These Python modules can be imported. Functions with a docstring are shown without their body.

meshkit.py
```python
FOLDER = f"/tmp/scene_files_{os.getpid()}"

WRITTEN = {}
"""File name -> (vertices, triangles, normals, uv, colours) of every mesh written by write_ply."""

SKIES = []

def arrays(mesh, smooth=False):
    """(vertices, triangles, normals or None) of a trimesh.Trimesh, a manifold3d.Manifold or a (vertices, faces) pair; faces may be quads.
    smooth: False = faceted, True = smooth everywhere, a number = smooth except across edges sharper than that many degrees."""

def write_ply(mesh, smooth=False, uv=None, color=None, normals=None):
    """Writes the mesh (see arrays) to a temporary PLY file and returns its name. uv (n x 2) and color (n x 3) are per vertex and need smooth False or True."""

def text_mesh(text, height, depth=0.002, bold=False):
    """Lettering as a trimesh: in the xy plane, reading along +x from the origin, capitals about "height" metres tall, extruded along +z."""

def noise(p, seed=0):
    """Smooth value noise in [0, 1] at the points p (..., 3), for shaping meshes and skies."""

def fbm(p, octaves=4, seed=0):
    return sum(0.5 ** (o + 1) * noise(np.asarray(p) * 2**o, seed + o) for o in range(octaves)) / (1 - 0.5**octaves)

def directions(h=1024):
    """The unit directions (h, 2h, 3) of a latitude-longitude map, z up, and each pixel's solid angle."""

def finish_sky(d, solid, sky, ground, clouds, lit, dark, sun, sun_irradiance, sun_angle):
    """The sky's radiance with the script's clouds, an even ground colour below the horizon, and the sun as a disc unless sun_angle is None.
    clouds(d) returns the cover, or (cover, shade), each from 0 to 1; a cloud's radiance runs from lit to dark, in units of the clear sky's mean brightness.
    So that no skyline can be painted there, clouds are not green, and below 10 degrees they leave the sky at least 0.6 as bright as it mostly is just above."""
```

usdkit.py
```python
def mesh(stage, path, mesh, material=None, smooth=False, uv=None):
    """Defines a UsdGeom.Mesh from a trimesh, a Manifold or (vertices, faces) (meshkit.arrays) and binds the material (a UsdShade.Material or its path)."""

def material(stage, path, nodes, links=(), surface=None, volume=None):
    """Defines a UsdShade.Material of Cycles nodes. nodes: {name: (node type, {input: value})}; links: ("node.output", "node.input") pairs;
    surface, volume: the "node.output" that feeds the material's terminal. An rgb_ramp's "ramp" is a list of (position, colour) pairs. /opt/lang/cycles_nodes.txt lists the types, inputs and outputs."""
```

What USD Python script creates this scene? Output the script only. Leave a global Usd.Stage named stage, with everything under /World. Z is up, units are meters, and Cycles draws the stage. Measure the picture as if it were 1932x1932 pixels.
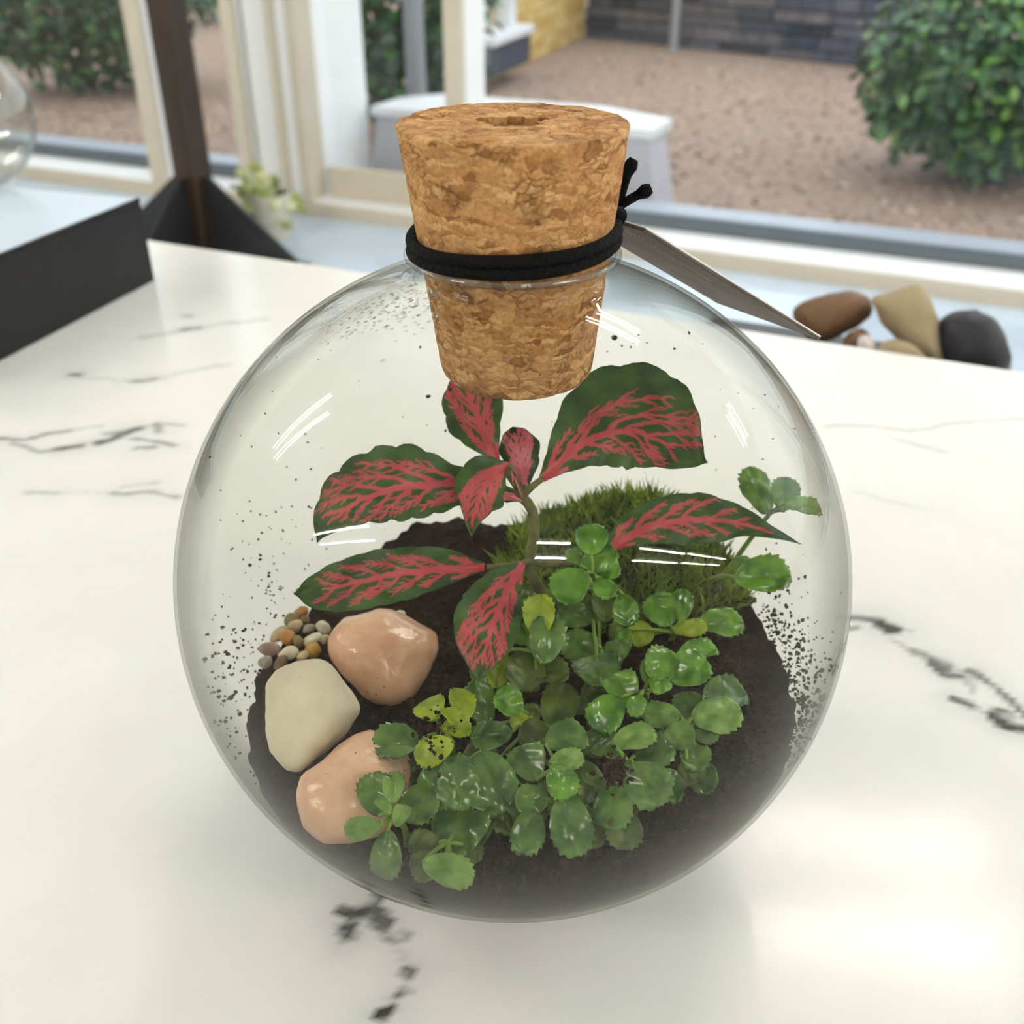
import math, random
import numpy as np, trimesh, usdkit, meshkit
import manifold3d as m3
from pxr import Usd, UsdGeom, UsdLux, UsdShade, Sdf, Gf, Vt

random.seed(7); RNG = np.random.default_rng(7)
stage = Usd.Stage.CreateInMemory()
UsdGeom.SetStageUpAxis(stage, 'Z'); UsdGeom.SetStageMetersPerUnit(stage, 1.0)
UsdGeom.Xform.Define(stage, '/World'); UsdGeom.Scope.Define(stage, '/World/Looks')

# ------------------------------------------------------------------ camera, sky, exposure
PITCH = math.radians(31.0); FPX = 1935.0; CPX = 966.0
CAM = np.array([-0.0002, -0.262309, 0.278617])
FWD = np.array([0, math.cos(PITCH), -math.sin(PITCH)]); UPV = np.array([0, math.sin(PITCH), math.cos(PITCH)]); RGT = np.array([1.0, 0, 0])
cam = UsdGeom.Camera.Define(stage, '/World/camera')
cam.AddTranslateOp().Set(Gf.Vec3d(*map(float, CAM))); cam.AddRotateXOp().Set(90 - 31.0)
cam.CreateHorizontalApertureAttr(36.0); cam.CreateVerticalApertureAttr(36.0); cam.CreateFocalLengthAttr(36.0 * FPX / 1932)
cam.CreateFStopAttr(15.0); cam.CreateFocusDistanceAttr(0.285); cam.CreateClippingRangeAttr((0.02, 200.0))
cam.CreateExposureAttr(0.0)
SKY = 0.64          # radiance of the overcast sky
TUBE = 96.0         # radiance of the ceiling tubes
dome = UsdLux.DomeLight.Define(stage, '/World/sky')
dome.CreateIntensityAttr(SKY); dome.CreateColorAttr(Gf.Vec3f(0.86, 0.94, 1.0))

# ------------------------------------------------------------------ frames of reference
EN = np.array([0.41182611, 0.91126245, 0.0]); EU = np.array([0.91126245, -0.41182611, 0.0])   # out through the window wall / along it
ROOM_ROT = math.atan2(EU[1], EU[0])
FLOOR = -0.9; CEIL = 1.9; WALL = 3.45; TABLE_FAR = 0.4955; TABLE_NEAR = -0.43
BALL = np.array([0, 0, 0.098]); RAD = 0.1
def room(u, n, z): return EU * u + EN * n + np.array([0, 0, z])
def ray(x, y):
    v = FWD * FPX + RGT * (x - CPX) + UPV * (CPX - y); return v / np.linalg.norm(v)
def on_z(x, y, z):
    r = ray(x, y); return CAM + r * ((z - CAM[2]) / r[2])
def on_n(x, y, n):
    r = ray(x, y); return CAM + r * ((n - CAM @ EN) / (r @ EN))
def at_d(x, y, d): return CAM + ray(x, y) * d
def on_ball(x, y, far=True, r=0.0972):
    q = ray(x, y); o = CAM - BALL; b = o @ q; k = b * b - (o @ o - r * r)
    return None if k < 0 else CAM + q * (-b + (math.sqrt(k) if far else -math.sqrt(k)))
def px(p):
    v = np.asarray(p, float) - CAM; z = v @ FWD
    return np.stack([CPX + FPX * (v @ RGT) / z, CPX - FPX * (v @ UPV) / z], -1)
def ppm(p): return FPX / ((np.asarray(p, float) - CAM) @ FWD)
def unit(v): v = np.asarray(v, float); return v / np.linalg.norm(v)
def lin(r, g, b):
    f = lambda c: (c / 255 / 12.92) if c / 255 < 0.04045 else ((c / 255 + 0.055) / 1.055) ** 2.4
    return (f(r), f(g), f(b))

# ------------------------------------------------------------------ names, tags
used = {}
def numbered(parent, name):
    k = (parent, name); n = used.get(k, 0); used[k] = n + 1
    return name if n == 0 else f'{name}_{n:03d}'
def setd(p, **kw):
    for k, v in kw.items():
        if v: p.SetCustomDataByKey(k, v)
def obj(name, mesh, mat, parent=None, smooth=False, attr=None, label=None, cat=None, group=None, kind=None):
    par = '/World' if parent is None else str(parent.GetPath())
    m = usdkit.mesh(stage, par + '/' + numbered(par, name), mesh, mat, smooth)
    for k, a in (attr or {}).items():
        UsdGeom.PrimvarsAPI(m).CreatePrimvar(k, Sdf.ValueTypeNames.FloatArray, 'vertex').Set(Vt.FloatArray.FromNumpy(np.asarray(a, np.float32)))
    p = m.GetPrim(); setd(p, label=label, category=cat, group=group, kind=kind); return p
def thing(name, label=None, cat=None, group=None, kind=None):
    x = UsdGeom.Xform.Define(stage, '/World/' + numbered('/World', name)).GetPrim()
    setd(x, label=label, category=cat, group=group, kind=kind); return x

# ------------------------------------------------------------------ mesh helpers
def frame_pts(pts, o, ax, ay, az): pts = np.asarray(pts, float); return o + pts[:, :1] * ax + pts[:, 1:2] * ay + pts[:, 2:3] * az
def rbox(lo, hi, r=0.0, room_axes=False):
    lo, hi = np.array(lo, float), np.array(hi, float)
    if r <= 0: m = trimesh.creation.box(bounds=[lo, hi])
    else:
        pts = []
        for c in np.ndindex(2, 2, 2):
            p = np.where(np.array(c) == 0, lo + r, hi - r)
            s = np.where(np.array(c) == 0, -1, 1)
            for k in range(3):
                q = p.copy(); q[k] += s[k] * r; pts.append(q)
            pts.append(p + s * r * 0.577)
        m = trimesh.convex.convex_hull(np.array(pts))
    if room_axes: m.vertices = frame_pts(m.vertices, np.zeros(3), EU, EN, np.array([0, 0, 1.0]))
    return m
def tube(points, radii, sides=10, closed=False, caps=True):
    p = np.asarray(points, float); n = len(p); radii = np.broadcast_to(np.asarray(radii, float), (n,))
    t = (np.roll(p, -1, 0) - np.roll(p, 1, 0)) if closed else np.gradient(p, axis=0)
    t = t / (np.linalg.norm(t, axis=1, keepdims=True) + 1e-12)
    a = np.cross(t[0], [0, 0, 1.0] if abs(t[0][2]) < 0.9 else [1.0, 0, 0]); a = unit(a); A = []
    for k in range(n):
        a = a - t[k] * (a @ t[k]); a = unit(a); A.append(a)
    A = np.array(A); B = np.cross(t, A); an = np.arange(sides) * 2 * np.pi / sides
    v = p[:, None] + radii[:, None, None] * (np.cos(an)[None, :, None] * A[:, None] + np.sin(an)[None, :, None] * B[:, None])
    f = []; m = n if closed else n - 1
    for i in range(m):
        j = (i + 1) % n
        for k in range(sides):
            l = (k + 1) % sides; f += [[i * sides + k, i * sides + l, j * sides + l], [i * sides + k, j * sides + l, j * sides + k]]
    v = v.reshape(-1, 3)
    if caps and not closed:
        c0, c1 = len(v), len(v) + 1; v = np.vstack([v, p[0], p[-1]])
        for k in range(sides):
            l = (k + 1) % sides; f += [[c0, l, k], [c1, (n - 1) * sides + k, (n - 1) * sides + l]]
    return trimesh.Trimesh(v, f, process=False)
def lathe(profile, seg=128, origin=(0, 0, 0)):
    pr = np.asarray(profile, float); an = np.arange(seg) * 2 * np.pi / seg
    v = np.stack([pr[:, None, 0] * np.cos(an), pr[:, None, 0] * np.sin(an), np.broadcast_to(pr[:, None, 1], (len(pr), seg))], -1).reshape(-1, 3) + origin
    f = []
    for i in range(len(pr) - 1):
        for k in range(seg):
            l = (k + 1) % seg; f += [[i * seg + k, i * seg + l, (i + 1) * seg + l], [i * seg + k, (i + 1) * seg + l, (i + 1) * seg + k]]
    m = trimesh.Trimesh(v, f, process=False); return m
def spline(pts, n):
    from scipy.interpolate import CubicSpline
    p = np.asarray(pts, float); d = np.r_[0, np.cumsum(np.linalg.norm(np.diff(p[:, :], axis=0), axis=1))]
    return CubicSpline(d / d[-1], p)(np.linspace(0, 1, n))
def cat(ms): return trimesh.util.concatenate(ms)
def pebble(center, axes, radii, seed, sub=3, rough=0.12, flat=0.0):
    s = trimesh.creation.icosphere(sub); v = np.array(s.vertices)
    g = np.random.default_rng(seed)
    for k in range(7):                      # a few planed facets
        d = unit(g.normal(size=3)); h = 0.72 + 0.2 * g.random(); e = v @ d - h; v = v - np.where(e > 0, e * 0.75, 0)[:, None] * d
    v = v * (1 + rough * (meshkit.fbm(v * 1.7 + seed * 3.1, 3, seed) - 0.5)[:, None] * 2)
    return trimesh.Trimesh(frame_pts(v * np.asarray(radii), np.asarray(center), *axes), s.faces, process=False)
VIEW_AX = (RGT, UPV, -FWD)
Z3 = (np.array([1.0, 0, 0]), np.array([0, 1.0, 0]), np.array([0, 0, 1.0]))

# ------------------------------------------------------------------ materials
def mat(name, nodes, links=(), surface='p.BSDF', volume=None):
    return usdkit.material(stage, '/World/Looks/' + name, nodes, links, surface, volume)
def plain(name, col, rough=0.5, spec=0.5, metal=0.0, var=0.0, nscale=20.0, bump=0.0, **kw):
    nodes = {'p': ('principled_bsdf', dict(base_color=col, roughness=rough, specular_ior_level=spec, metallic=metal, **kw))}; links = []
    if var > 0 or bump > 0:
        nodes['g'] = ('geometry', {}); nodes['n'] = ('noise_texture', dict(scale=nscale, detail=4.0)); links.append(('g.position', 'n.vector'))
    if var > 0:
        lo, hi = tuple(c * (1 - var) for c in col), tuple(min(1, c * (1 + var)) for c in col)
        nodes['r'] = ('rgb_ramp', {'ramp': [(0.3, lo), (0.7, hi)]}); links += [('n.fac', 'r.fac'), ('r.color', 'p.base_color')]
    if bump > 0:
        nodes['b'] = ('bump', dict(strength=bump, distance=0.002)); links += [('n.fac', 'b.height'), ('b.normal', 'p.normal')]
    return mat(name, nodes, links)
def glass(name, tint=(0.97, 0.975, 0.97), base=0.04, film=0.0, rim=None):
    rim = rim or tint
    nodes = {'tr': ('rgb_ramp', {'ramp': [(0.0, tint), (0.55, tint), (0.85, tuple((a + b) / 2 for a, b in zip(tint, rim))), (1.0, rim)]}), 'lw': ('layer_weight', dict(blend=0.5)), 'pw': ('math', dict(math_type='power', value2=5.0)), 'mu': ('math', dict(math_type='multiply_add', value2=0.5, value3=base)),
             't': ('transparent_bsdf', dict(color=tint)), 'gl': ('glossy_bsdf', dict(color=(1, 1, 1), roughness=0.0)), 'mx': ('mix_closure', {})}
    links = [('lw.facing', 'tr.fac'), ('tr.color', 't.color'), ('lw.facing', 'pw.value1'), ('pw.value', 'mu.value1'), ('mu.value', 'mx.fac'), ('t.BSDF', 'mx.closure1'), ('gl.BSDF', 'mx.closure2')]
    out = 'mx.closure'
    if film > 0:
        nodes |= {'g': ('geometry', {}), 'n': ('noise_texture', dict(scale=28.0, detail=5.0, roughness=0.65)), 'sx': ('separate_xyz', {}), 'h': ('map_range', dict(from_min=0.13, from_max=0.02, to_min=0.12, to_max=1.0, clamp=True)),
                  'a': ('map_range', dict(from_min=0.35, from_max=0.75, to_min=0.35, to_max=1.0, clamp=True)), 'm1': ('math', dict(math_type='multiply')), 'm2': ('math', dict(math_type='multiply', value2=film)),
                  'd': ('diffuse_bsdf', dict(color=(0.75, 0.74, 0.70))), 'fm': ('mix_closure', {})}
        links += [('g.position', 'n.vector'), ('g.position', 'sx.vector'), ('sx.z', 'h.value'), ('n.fac', 'a.value'), ('h.result', 'm1.value1'), ('a.result', 'm1.value2'), ('m1.value', 'm2.value1'), ('m2.value', 'fm.fac'), ('mx.closure', 'fm.closure1'), ('d.BSDF', 'fm.closure2')]
        out = 'fm.closure'
    return mat(name, nodes, links, out)
def leafmat(name, c1, c2, rough=0.38, scale=180.0, trans=0.22, spec=0.5):
    nodes = {'g': ('geometry', {}), 'n': ('noise_texture', dict(scale=scale, detail=3.0)), 'r': ('rgb_ramp', {'ramp': [(0.35, c1), (0.65, c2)]}), 'p': ('principled_bsdf', dict(roughness=rough, specular_ior_level=spec)),
             't': ('translucent_bsdf', {}), 'mx': ('mix_closure', dict(fac=trans)), 'b': ('bump', dict(strength=0.35, distance=0.0008))}
    return mat(name, nodes, [('g.position', 'n.vector'), ('n.fac', 'r.fac'), ('r.color', 'p.base_color'), ('r.color', 't.color'), ('p.BSDF', 'mx.closure1'), ('t.BSDF', 'mx.closure2'), ('n.fac', 'b.height'), ('b.normal', 'p.normal')], 'mx.closure')

M = {}
M['white_wall'] = plain('white_wall', (0.74, 0.69, 0.59), 0.7, 0.3, var=0.02, nscale=3)
M['ceiling'] = plain('ceiling_paint', (0.81, 0.78, 0.71), 0.8, 0.2, var=0.02, nscale=3)
M['floor'] = plain('glossy_floor', (0.56, 0.66, 0.78), 0.10, 0.6, var=0.04, nscale=6)
M['beige_frame'] = plain('beige_frame', lin(206, 197, 178), 0.45, 0.4, var=0.03, nscale=8)
M['white_reveal'] = plain('white_reveal', (0.90, 0.91, 0.91), 0.5, 0.4, var=0.02, nscale=8)
M['pane'] = glass('window_pane', (0.985, 0.99, 0.985), 0.03)
M['glass'] = glass('globe_glass', (0.955, 0.958, 0.945), 0.011, film=0.006, rim=(0.50, 0.51, 0.48))
M['clear'] = glass('small_globe_glass', (0.93, 0.935, 0.92), 0.05, film=0.2, rim=(0.5, 0.51, 0.5))
M['rim'] = glass('rim_glass', (0.95, 0.955, 0.945), 0.07, rim=(0.55, 0.56, 0.55))
M['water'] = glass('water_drop', (0.99, 0.99, 0.99), 0.30)
M['black_plastic'] = plain('black_satin', (0.010, 0.010, 0.011), 0.33, 0.22, var=0.1, nscale=30)
M['riser_top'] = plain('riser_top', (0.60, 0.70, 0.82), 0.3, 0.4)
M['cord'] = plain('black_elastic', (0.005, 0.005, 0.0055), 0.8, 0.12, bump=0.8, nscale=900)
M['wood_post'] = mat('wood_post', {'g': ('geometry', {}), 'mp': ('mapping', dict(scale=(18.0, 18.0, 1.2))), 'n': ('noise_texture', dict(scale=2.0, detail=6.0)), 'r': ('rgb_ramp', {'ramp': [(0.3, lin(26, 16, 8)), (0.7, lin(56, 38, 19))]}), 'p': ('principled_bsdf', dict(roughness=0.45))},
                     [('g.position', 'mp.vector'), ('mp.vector', 'n.vector'), ('n.fac', 'r.fac'), ('r.color', 'p.base_color')])
M['dark_steel'] = plain('dark_steel', (0.014, 0.014, 0.015), 0.4, 0.5, var=0.15, nscale=12)
M['marble'] = mat('marble', {'at': ('attribute', dict(attribute='vein')), 'cl': ('attribute', dict(attribute='cloud')), 'g': ('geometry', {}), 'n': ('noise_texture', dict(scale=9.0, detail=5.0, roughness=0.6)),
                             'r': ('rgb_ramp', {'ramp': [(0.3, (0.82, 0.805, 0.775)), (0.7, (0.88, 0.866, 0.84))]}), 'm0': ('mix_color', dict(b=(0.52, 0.515, 0.52))), 'm': ('mix_color', dict(b=(0.045, 0.042, 0.042))), 'p': ('principled_bsdf', dict(roughness=0.15, specular_ior_level=0.19))},
                  [('g.position', 'n.vector'), ('n.fac', 'r.fac'), ('r.color', 'm0.a'), ('cl.fac', 'm0.fac'), ('m0.result', 'm.a'), ('at.fac', 'm.fac'), ('m.result', 'p.base_color')])
M['counter_body'] = plain('counter_body', (0.55, 0.54, 0.52), 0.5, 0.4)
def corkmat(name, sx, sz, tint=1.0):
    T = lambda *c: tuple(x * tint for x in lin(*c))
    return mat(name, {'g': ('geometry', {}), 'nw': ('noise_texture', dict(scale=150.0, detail=5.0, roughness=0.62)), 'vs': ('vector_math', dict(math_type='scale', scale=0.0078)), 'ad': ('vector_math', dict(math_type='add')),
        'mp': ('mapping', dict(scale=(sx, sx, sz))), 'v': ('voronoi_texture', dict(scale=1.0, feature='f1')), 'e': ('voronoi_texture', dict(scale=1.0, feature='distance_to_edge')),
        'bw': ('separate_color', {}), 'r': ('rgb_ramp', {'ramp': [(0.0, T(138, 94, 52)), (0.12, T(178, 128, 78)), (0.6, T(196, 148, 96)), (1.0, T(214, 170, 118))]}),
        'er': ('rgb_ramp', {'ramp': [(0.0, (1, 1, 1)), (0.05, (0.75, 0.75, 0.75)), (0.15, (0, 0, 0))]}), 'big': ('noise_texture', dict(scale=75.0, detail=4.0)), 'br': ('rgb_ramp', {'ramp': [(0.30, (1, 1, 1)), (0.43, (0, 0, 0))]}),
        'en': ('noise_texture', dict(scale=130.0, detail=4.0)), 'enr': ('rgb_ramp', {'ramp': [(0.40, (0.06, 0.06, 0.06)), (0.66, (0.85, 0.85, 0.85))]}), 'em': ('math', dict(math_type='multiply')), 'mx': ('mix_color', dict(b=T(98, 62, 30))), 'bm': ('math', dict(math_type='multiply', value2=0.55)), 'mb': ('mix_color', dict(b=T(92, 56, 26))),
        'fn': ('noise_texture', dict(scale=900.0, detail=3.0)), 'fr': ('rgb_ramp', {'ramp': [(0.3, (0.72, 0.72, 0.72)), (0.65, (1.06, 1.06, 1.06))]}), 'mf': ('mix_color', dict(blend_type='multiply', fac=1.0)),
        'b': ('bump', dict(strength=0.55, distance=0.0008)), 'p': ('principled_bsdf', dict(roughness=0.85, specular_ior_level=0.2))},
        [('g.position', 'nw.vector'), ('nw.color', 'vs.vector1'), ('vs.vector', 'ad.vector1'), ('g.position', 'ad.vector2'), ('ad.vector', 'mp.vector'), ('mp.vector', 'v.vector'), ('mp.vector', 'e.vector'),
         ('v.color', 'bw.color'), ('bw.r', 'r.fac'), ('e.distance', 'er.fac'), ('er.color', 'em.value1'), ('g.position', 'en.vector'), ('en.fac', 'enr.fac'), ('enr.color', 'em.value2'), ('r.color', 'mx.a'), ('em.value', 'mx.fac'), ('g.position', 'big.vector'), ('big.fac', 'br.fac'), ('br.color', 'bm.value1'),
         ('mx.result', 'mb.a'), ('bm.value', 'mb.fac'), ('g.position', 'fn.vector'), ('fn.fac', 'fr.fac'), ('mb.result', 'mf.a'), ('fr.color', 'mf.b'), ('mf.result', 'p.base_color'), ('e.distance', 'b.height'), ('b.normal', 'p.normal')])
M['cork'] = corkmat('cork', 230.0, 640.0)
M['soil'] = plain('potting_soil', lin(38, 24, 16), 0.95, 0.15, var=0.55, nscale=420, bump=0.9)
M['crumb'] = plain('soil_crumb', lin(50, 33, 22), 0.9, 0.2, var=0.4, nscale=300)
M['moss'] = mat('moss', {'g': ('geometry', {}), 'n': ('noise_texture', dict(scale=95.0, detail=3.0)), 'r': ('rgb_ramp', {'ramp': [(0.3, lin(92, 112, 40)), (0.5, lin(142, 166, 62)), (0.72, lin(190, 206, 92))]}), 'p': ('principled_bsdf', dict(roughness=0.7, specular_ior_level=0.2)), 't': ('translucent_bsdf', {}), 'mx': ('mix_closure', dict(fac=0.3))},
                [('g.position', 'n.vector'), ('n.fac', 'r.fac'), ('r.color', 'p.base_color'), ('r.color', 't.color'), ('p.BSDF', 'mx.closure1'), ('t.BSDF', 'mx.closure2')], 'mx.closure')
M['moss_base'] = plain('moss_base', lin(58, 60, 30), 0.9, 0.1, var=0.5, nscale=200)
def veined(name, green1, green2, pink1, pink2):
    return mat(name, {'at': ('attribute', dict(attribute='vein')), 'g': ('geometry', {}), 'n': ('noise_texture', dict(scale=130.0, detail=3.0)), 'n2': ('noise_texture', dict(scale=700.0, detail=2.0)), 'gr': ('rgb_ramp', {'ramp': [(0.35, green1), (0.68, green2)]}), 'pr': ('rgb_ramp', {'ramp': [(0.3, pink1), (0.7, pink2)]}),
        'm': ('mix_color', {}), 'p': ('principled_bsdf', dict(roughness=0.42, specular_ior_level=0.4)), 't': ('translucent_bsdf', {}), 'mx': ('mix_closure', dict(fac=0.18)), 'b': ('bump', dict(strength=0.3, distance=0.0006))},
        [('g.position', 'n.vector'), ('g.position', 'n2.vector'), ('n.fac', 'gr.fac'), ('n.fac', 'pr.fac'), ('gr.color', 'm.a'), ('pr.color', 'm.b'), ('at.fac', 'm.fac'), ('m.result', 'p.base_color'), ('m.result', 't.color'), ('p.BSDF', 'mx.closure1'), ('t.BSDF', 'mx.closure2'), ('n2.fac', 'b.height'), ('b.normal', 'p.normal')], 'mx.closure')
M['fit'] = veined('red_veined_leaf', lin(42, 72, 28), lin(70, 104, 40), lin(184, 66, 76), lin(212, 92, 100))
M['fit_pink'] = veined('pink_leaf', lin(40, 62, 30), lin(70, 92, 40), lin(214, 92, 108), lin(244, 140, 148))
M['fit_stem'] = plain('hairy_stem', lin(104, 104, 66), 0.7, 0.2, var=0.25, nscale=300, bump=0.5)
LS = dict(scale=420.0)
M['leaf_fresh'] = leafmat('leaf_fresh', lin(62, 112, 20), lin(112, 164, 42), 0.2, spec=0.8)
M['leaf_mid'] = leafmat('leaf_mid', lin(62, 98, 36), lin(104, 138, 58), 0.22, spec=0.7)
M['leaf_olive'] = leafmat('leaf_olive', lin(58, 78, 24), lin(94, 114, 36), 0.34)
M['leaf_yellow'] = leafmat('leaf_yellow', lin(128, 152, 14), lin(168, 186, 40), 0.4)
M['leaf_pale'] = leafmat('leaf_pale', lin(88, 130, 52), lin(136, 170, 84), 0.32)
M['sprig_stem'] = plain('sprig_stem', lin(112, 140, 58), 0.5, 0.3, var=0.2, nscale=200)
def stonemat(name, c1, c2, rough, spec=0.5, scale=60.0, speck=True):
    n = {'g': ('geometry', {}), 'n': ('noise_texture', dict(scale=scale, detail=6.0, roughness=0.6)), 'r': ('rgb_ramp', {'ramp': [(0.3, c1), (0.7, c2)]}), 'v': ('voronoi_texture', dict(scale=scale * 6)), 'vr': ('rgb_ramp', {'ramp': [(0.0, (1, 1, 1)), (0.10, (0.9, 0.9, 0.9)), (0.16, (0, 0, 0))]}),
         'n3': ('noise_texture', dict(scale=scale * 2.0, detail=1.0)), 'n3r': ('rgb_ramp', {'ramp': [(0.60, (0, 0, 0)), (0.66, (1, 1, 1))]}), 'mm': ('math', dict(math_type='multiply')), 'm': ('mix_color', dict(b=tuple(c * 0.35 for c in c1))), 'b': ('bump', dict(strength=0.5, distance=0.0018)), 'p': ('principled_bsdf', dict(roughness=rough, specular_ior_level=spec))}
    return mat(name, n, [('g.position', 'n.vector'), ('n.fac', 'r.fac'), ('g.position', 'v.vector'), ('v.distance', 'vr.fac'), ('g.position', 'n3.vector'), ('n3.fac', 'n3r.fac'), ('vr.color', 'mm.value1'), ('n3r.color', 'mm.value2'), ('mm.value', 'm.fac'), ('r.color', 'm.a'), ('m.result', 'p.base_color'), ('n.fac', 'b.height'), ('b.normal', 'p.normal')])
M['peach'] = stonemat('peach_stone', lin(206, 156, 122), lin(232, 190, 156), 0.16)
M['peach2'] = stonemat('peach_stone_wet', lin(202, 154, 122), lin(228, 190, 158), 0.18)
M['cream'] = stonemat('cream_stone', lin(200, 190, 164), lin(222, 212, 186), 0.5, 0.3)
for nm, c in dict(olive=(128, 112, 70), orange=(184, 128, 62), tan=(186, 164, 126), amber=(176, 132, 42), mauve=(148, 118, 104), greyp=(150, 140, 122), creamp=(214, 204, 180), brownp=(120, 92, 66)).items():
    M['peb_' + nm] = stonemat('pebble_' + nm, lin(*[x * 0.85 for x in c]), lin(*[min(255, x * 1.1) for x in c]), 0.4, scale=220)
M['river_brown'] = stonemat('river_brown', lin(98, 72, 50), lin(122, 92, 66), 0.6, 0.3, 30)
M['river_tan'] = stonemat('river_tan', lin(150, 134, 106), lin(170, 154, 124), 0.7, 0.25, 30)
M['river_dark'] = stonemat('river_dark', lin(34, 33, 38), lin(48, 47, 54), 0.55, 0.35, 30)
M['river_white'] = stonemat('river_white', lin(206, 192, 190), lin(228, 216, 214), 0.5, 0.3, 30)
M['tag_dark'] = mat('tag_print', {'g': ('geometry', {}), 'n': ('noise_texture', dict(scale=60.0, detail=4.0)), 'r': ('rgb_ramp', {'ramp': [(0.35, lin(84, 74, 70)), (0.65, lin(104, 93, 88))]}), 'p': ('principled_bsdf', dict(roughness=0.5, specular_ior_level=0.12))}, [('g.position', 'n.vector'), ('n.fac', 'r.fac'), ('r.color', 'p.base_color')])
M['tag_white'] = plain('tag_white', (0.72, 0.71, 0.69), 0.5, 0.4)
M['tag_ink'] = plain('tag_ink', lin(190, 178, 166), 0.5, 0.3)
# outdoors
M['mulch'] = plain('mulch_ground', lin(160, 136, 121), 0.95, 0.1, var=0.28, nscale=22, bump=0.8)
for i, c in enumerate([(186, 158, 139), (156, 129, 111), (136, 112, 98), (206, 183, 163)]): M[f'chip{i}'] = plain(f'mulch_chip_{i}', lin(*c), 0.9, 0.1, var=0.2, nscale=40)
for i, c in enumerate([(78, 82, 98), (94, 96, 110), (62, 70, 88), (116, 112, 120), (48, 54, 70), (100, 98, 106)]): M[f'slate{i}'] = plain(f'slate_{i}', lin(*c), 0.75, 0.3, var=0.25, nscale=14, bump=0.6)
M['slate_joint'] = plain('slate_joint', lin(52, 54, 62), 0.95, 0.1)
for i, c in enumerate([(214, 182, 112), (204, 168, 98), (222, 194, 128)]): M[f'brick{i}'] = plain(f'yellow_brick_{i}', lin(*c), 0.85, 0.2, var=0.15, nscale=20)
M['mortar'] = plain('mortar', lin(200, 180, 130), 0.95, 0.1)
for nm, a, b in (('bush_a', (36, 74, 42), (60, 104, 60)), ('bush_b', (56, 104, 54), (88, 140, 72)), ('bush_c', (28, 58, 38), (44, 84, 50)), ('bush_d', (92, 140, 48), (120, 168, 64))): M[nm] = leafmat('outdoor_' + nm, lin(*a), lin(*b), 0.25, 12.0, 0.12, 0.6)
M['bark'] = plain('bark', lin(86, 70, 54), 0.9, 0.2, var=0.3, nscale=30)
M['kerb'] = plain('kerb_metal', lin(168, 176, 190), 0.4, 0.5, var=0.05, nscale=10)
M['kerb_face'] = plain('kerb_face', lin(92, 102, 112), 0.6, 0.3, var=0.05, nscale=10)
M['box_white'] = plain('outdoor_white', (0.80, 0.82, 0.86), 0.45, 0.4)
M['box_grey'] = plain('outdoor_grey', lin(188, 188, 198), 0.5, 0.4, var=0.05, nscale=8)
M['pole'] = plain('grey_pole', lin(150, 154, 160), 0.5, 0.4)
M['hedge_wall'] = plain('pale_render', lin(178, 172, 150), 0.9, 0.1, var=0.1, nscale=4)
M['plinth_dark'] = plain('plinth_dark', lin(62, 66, 80), 0.8, 0.2, var=0.1, nscale=10)
M['var_leaf'] = leafmat('variegated_leaf', lin(190, 202, 120), lin(238, 240, 206), 0.5, 26.0, 0.2)
M['var_leaf2'] = leafmat('variegated_leaf_green', lin(130, 156, 44), lin(214, 222, 150), 0.5, 26.0, 0.2)
M['pot'] = plain('cream_pot', lin(216, 212, 196), 0.5, 0.4)
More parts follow.
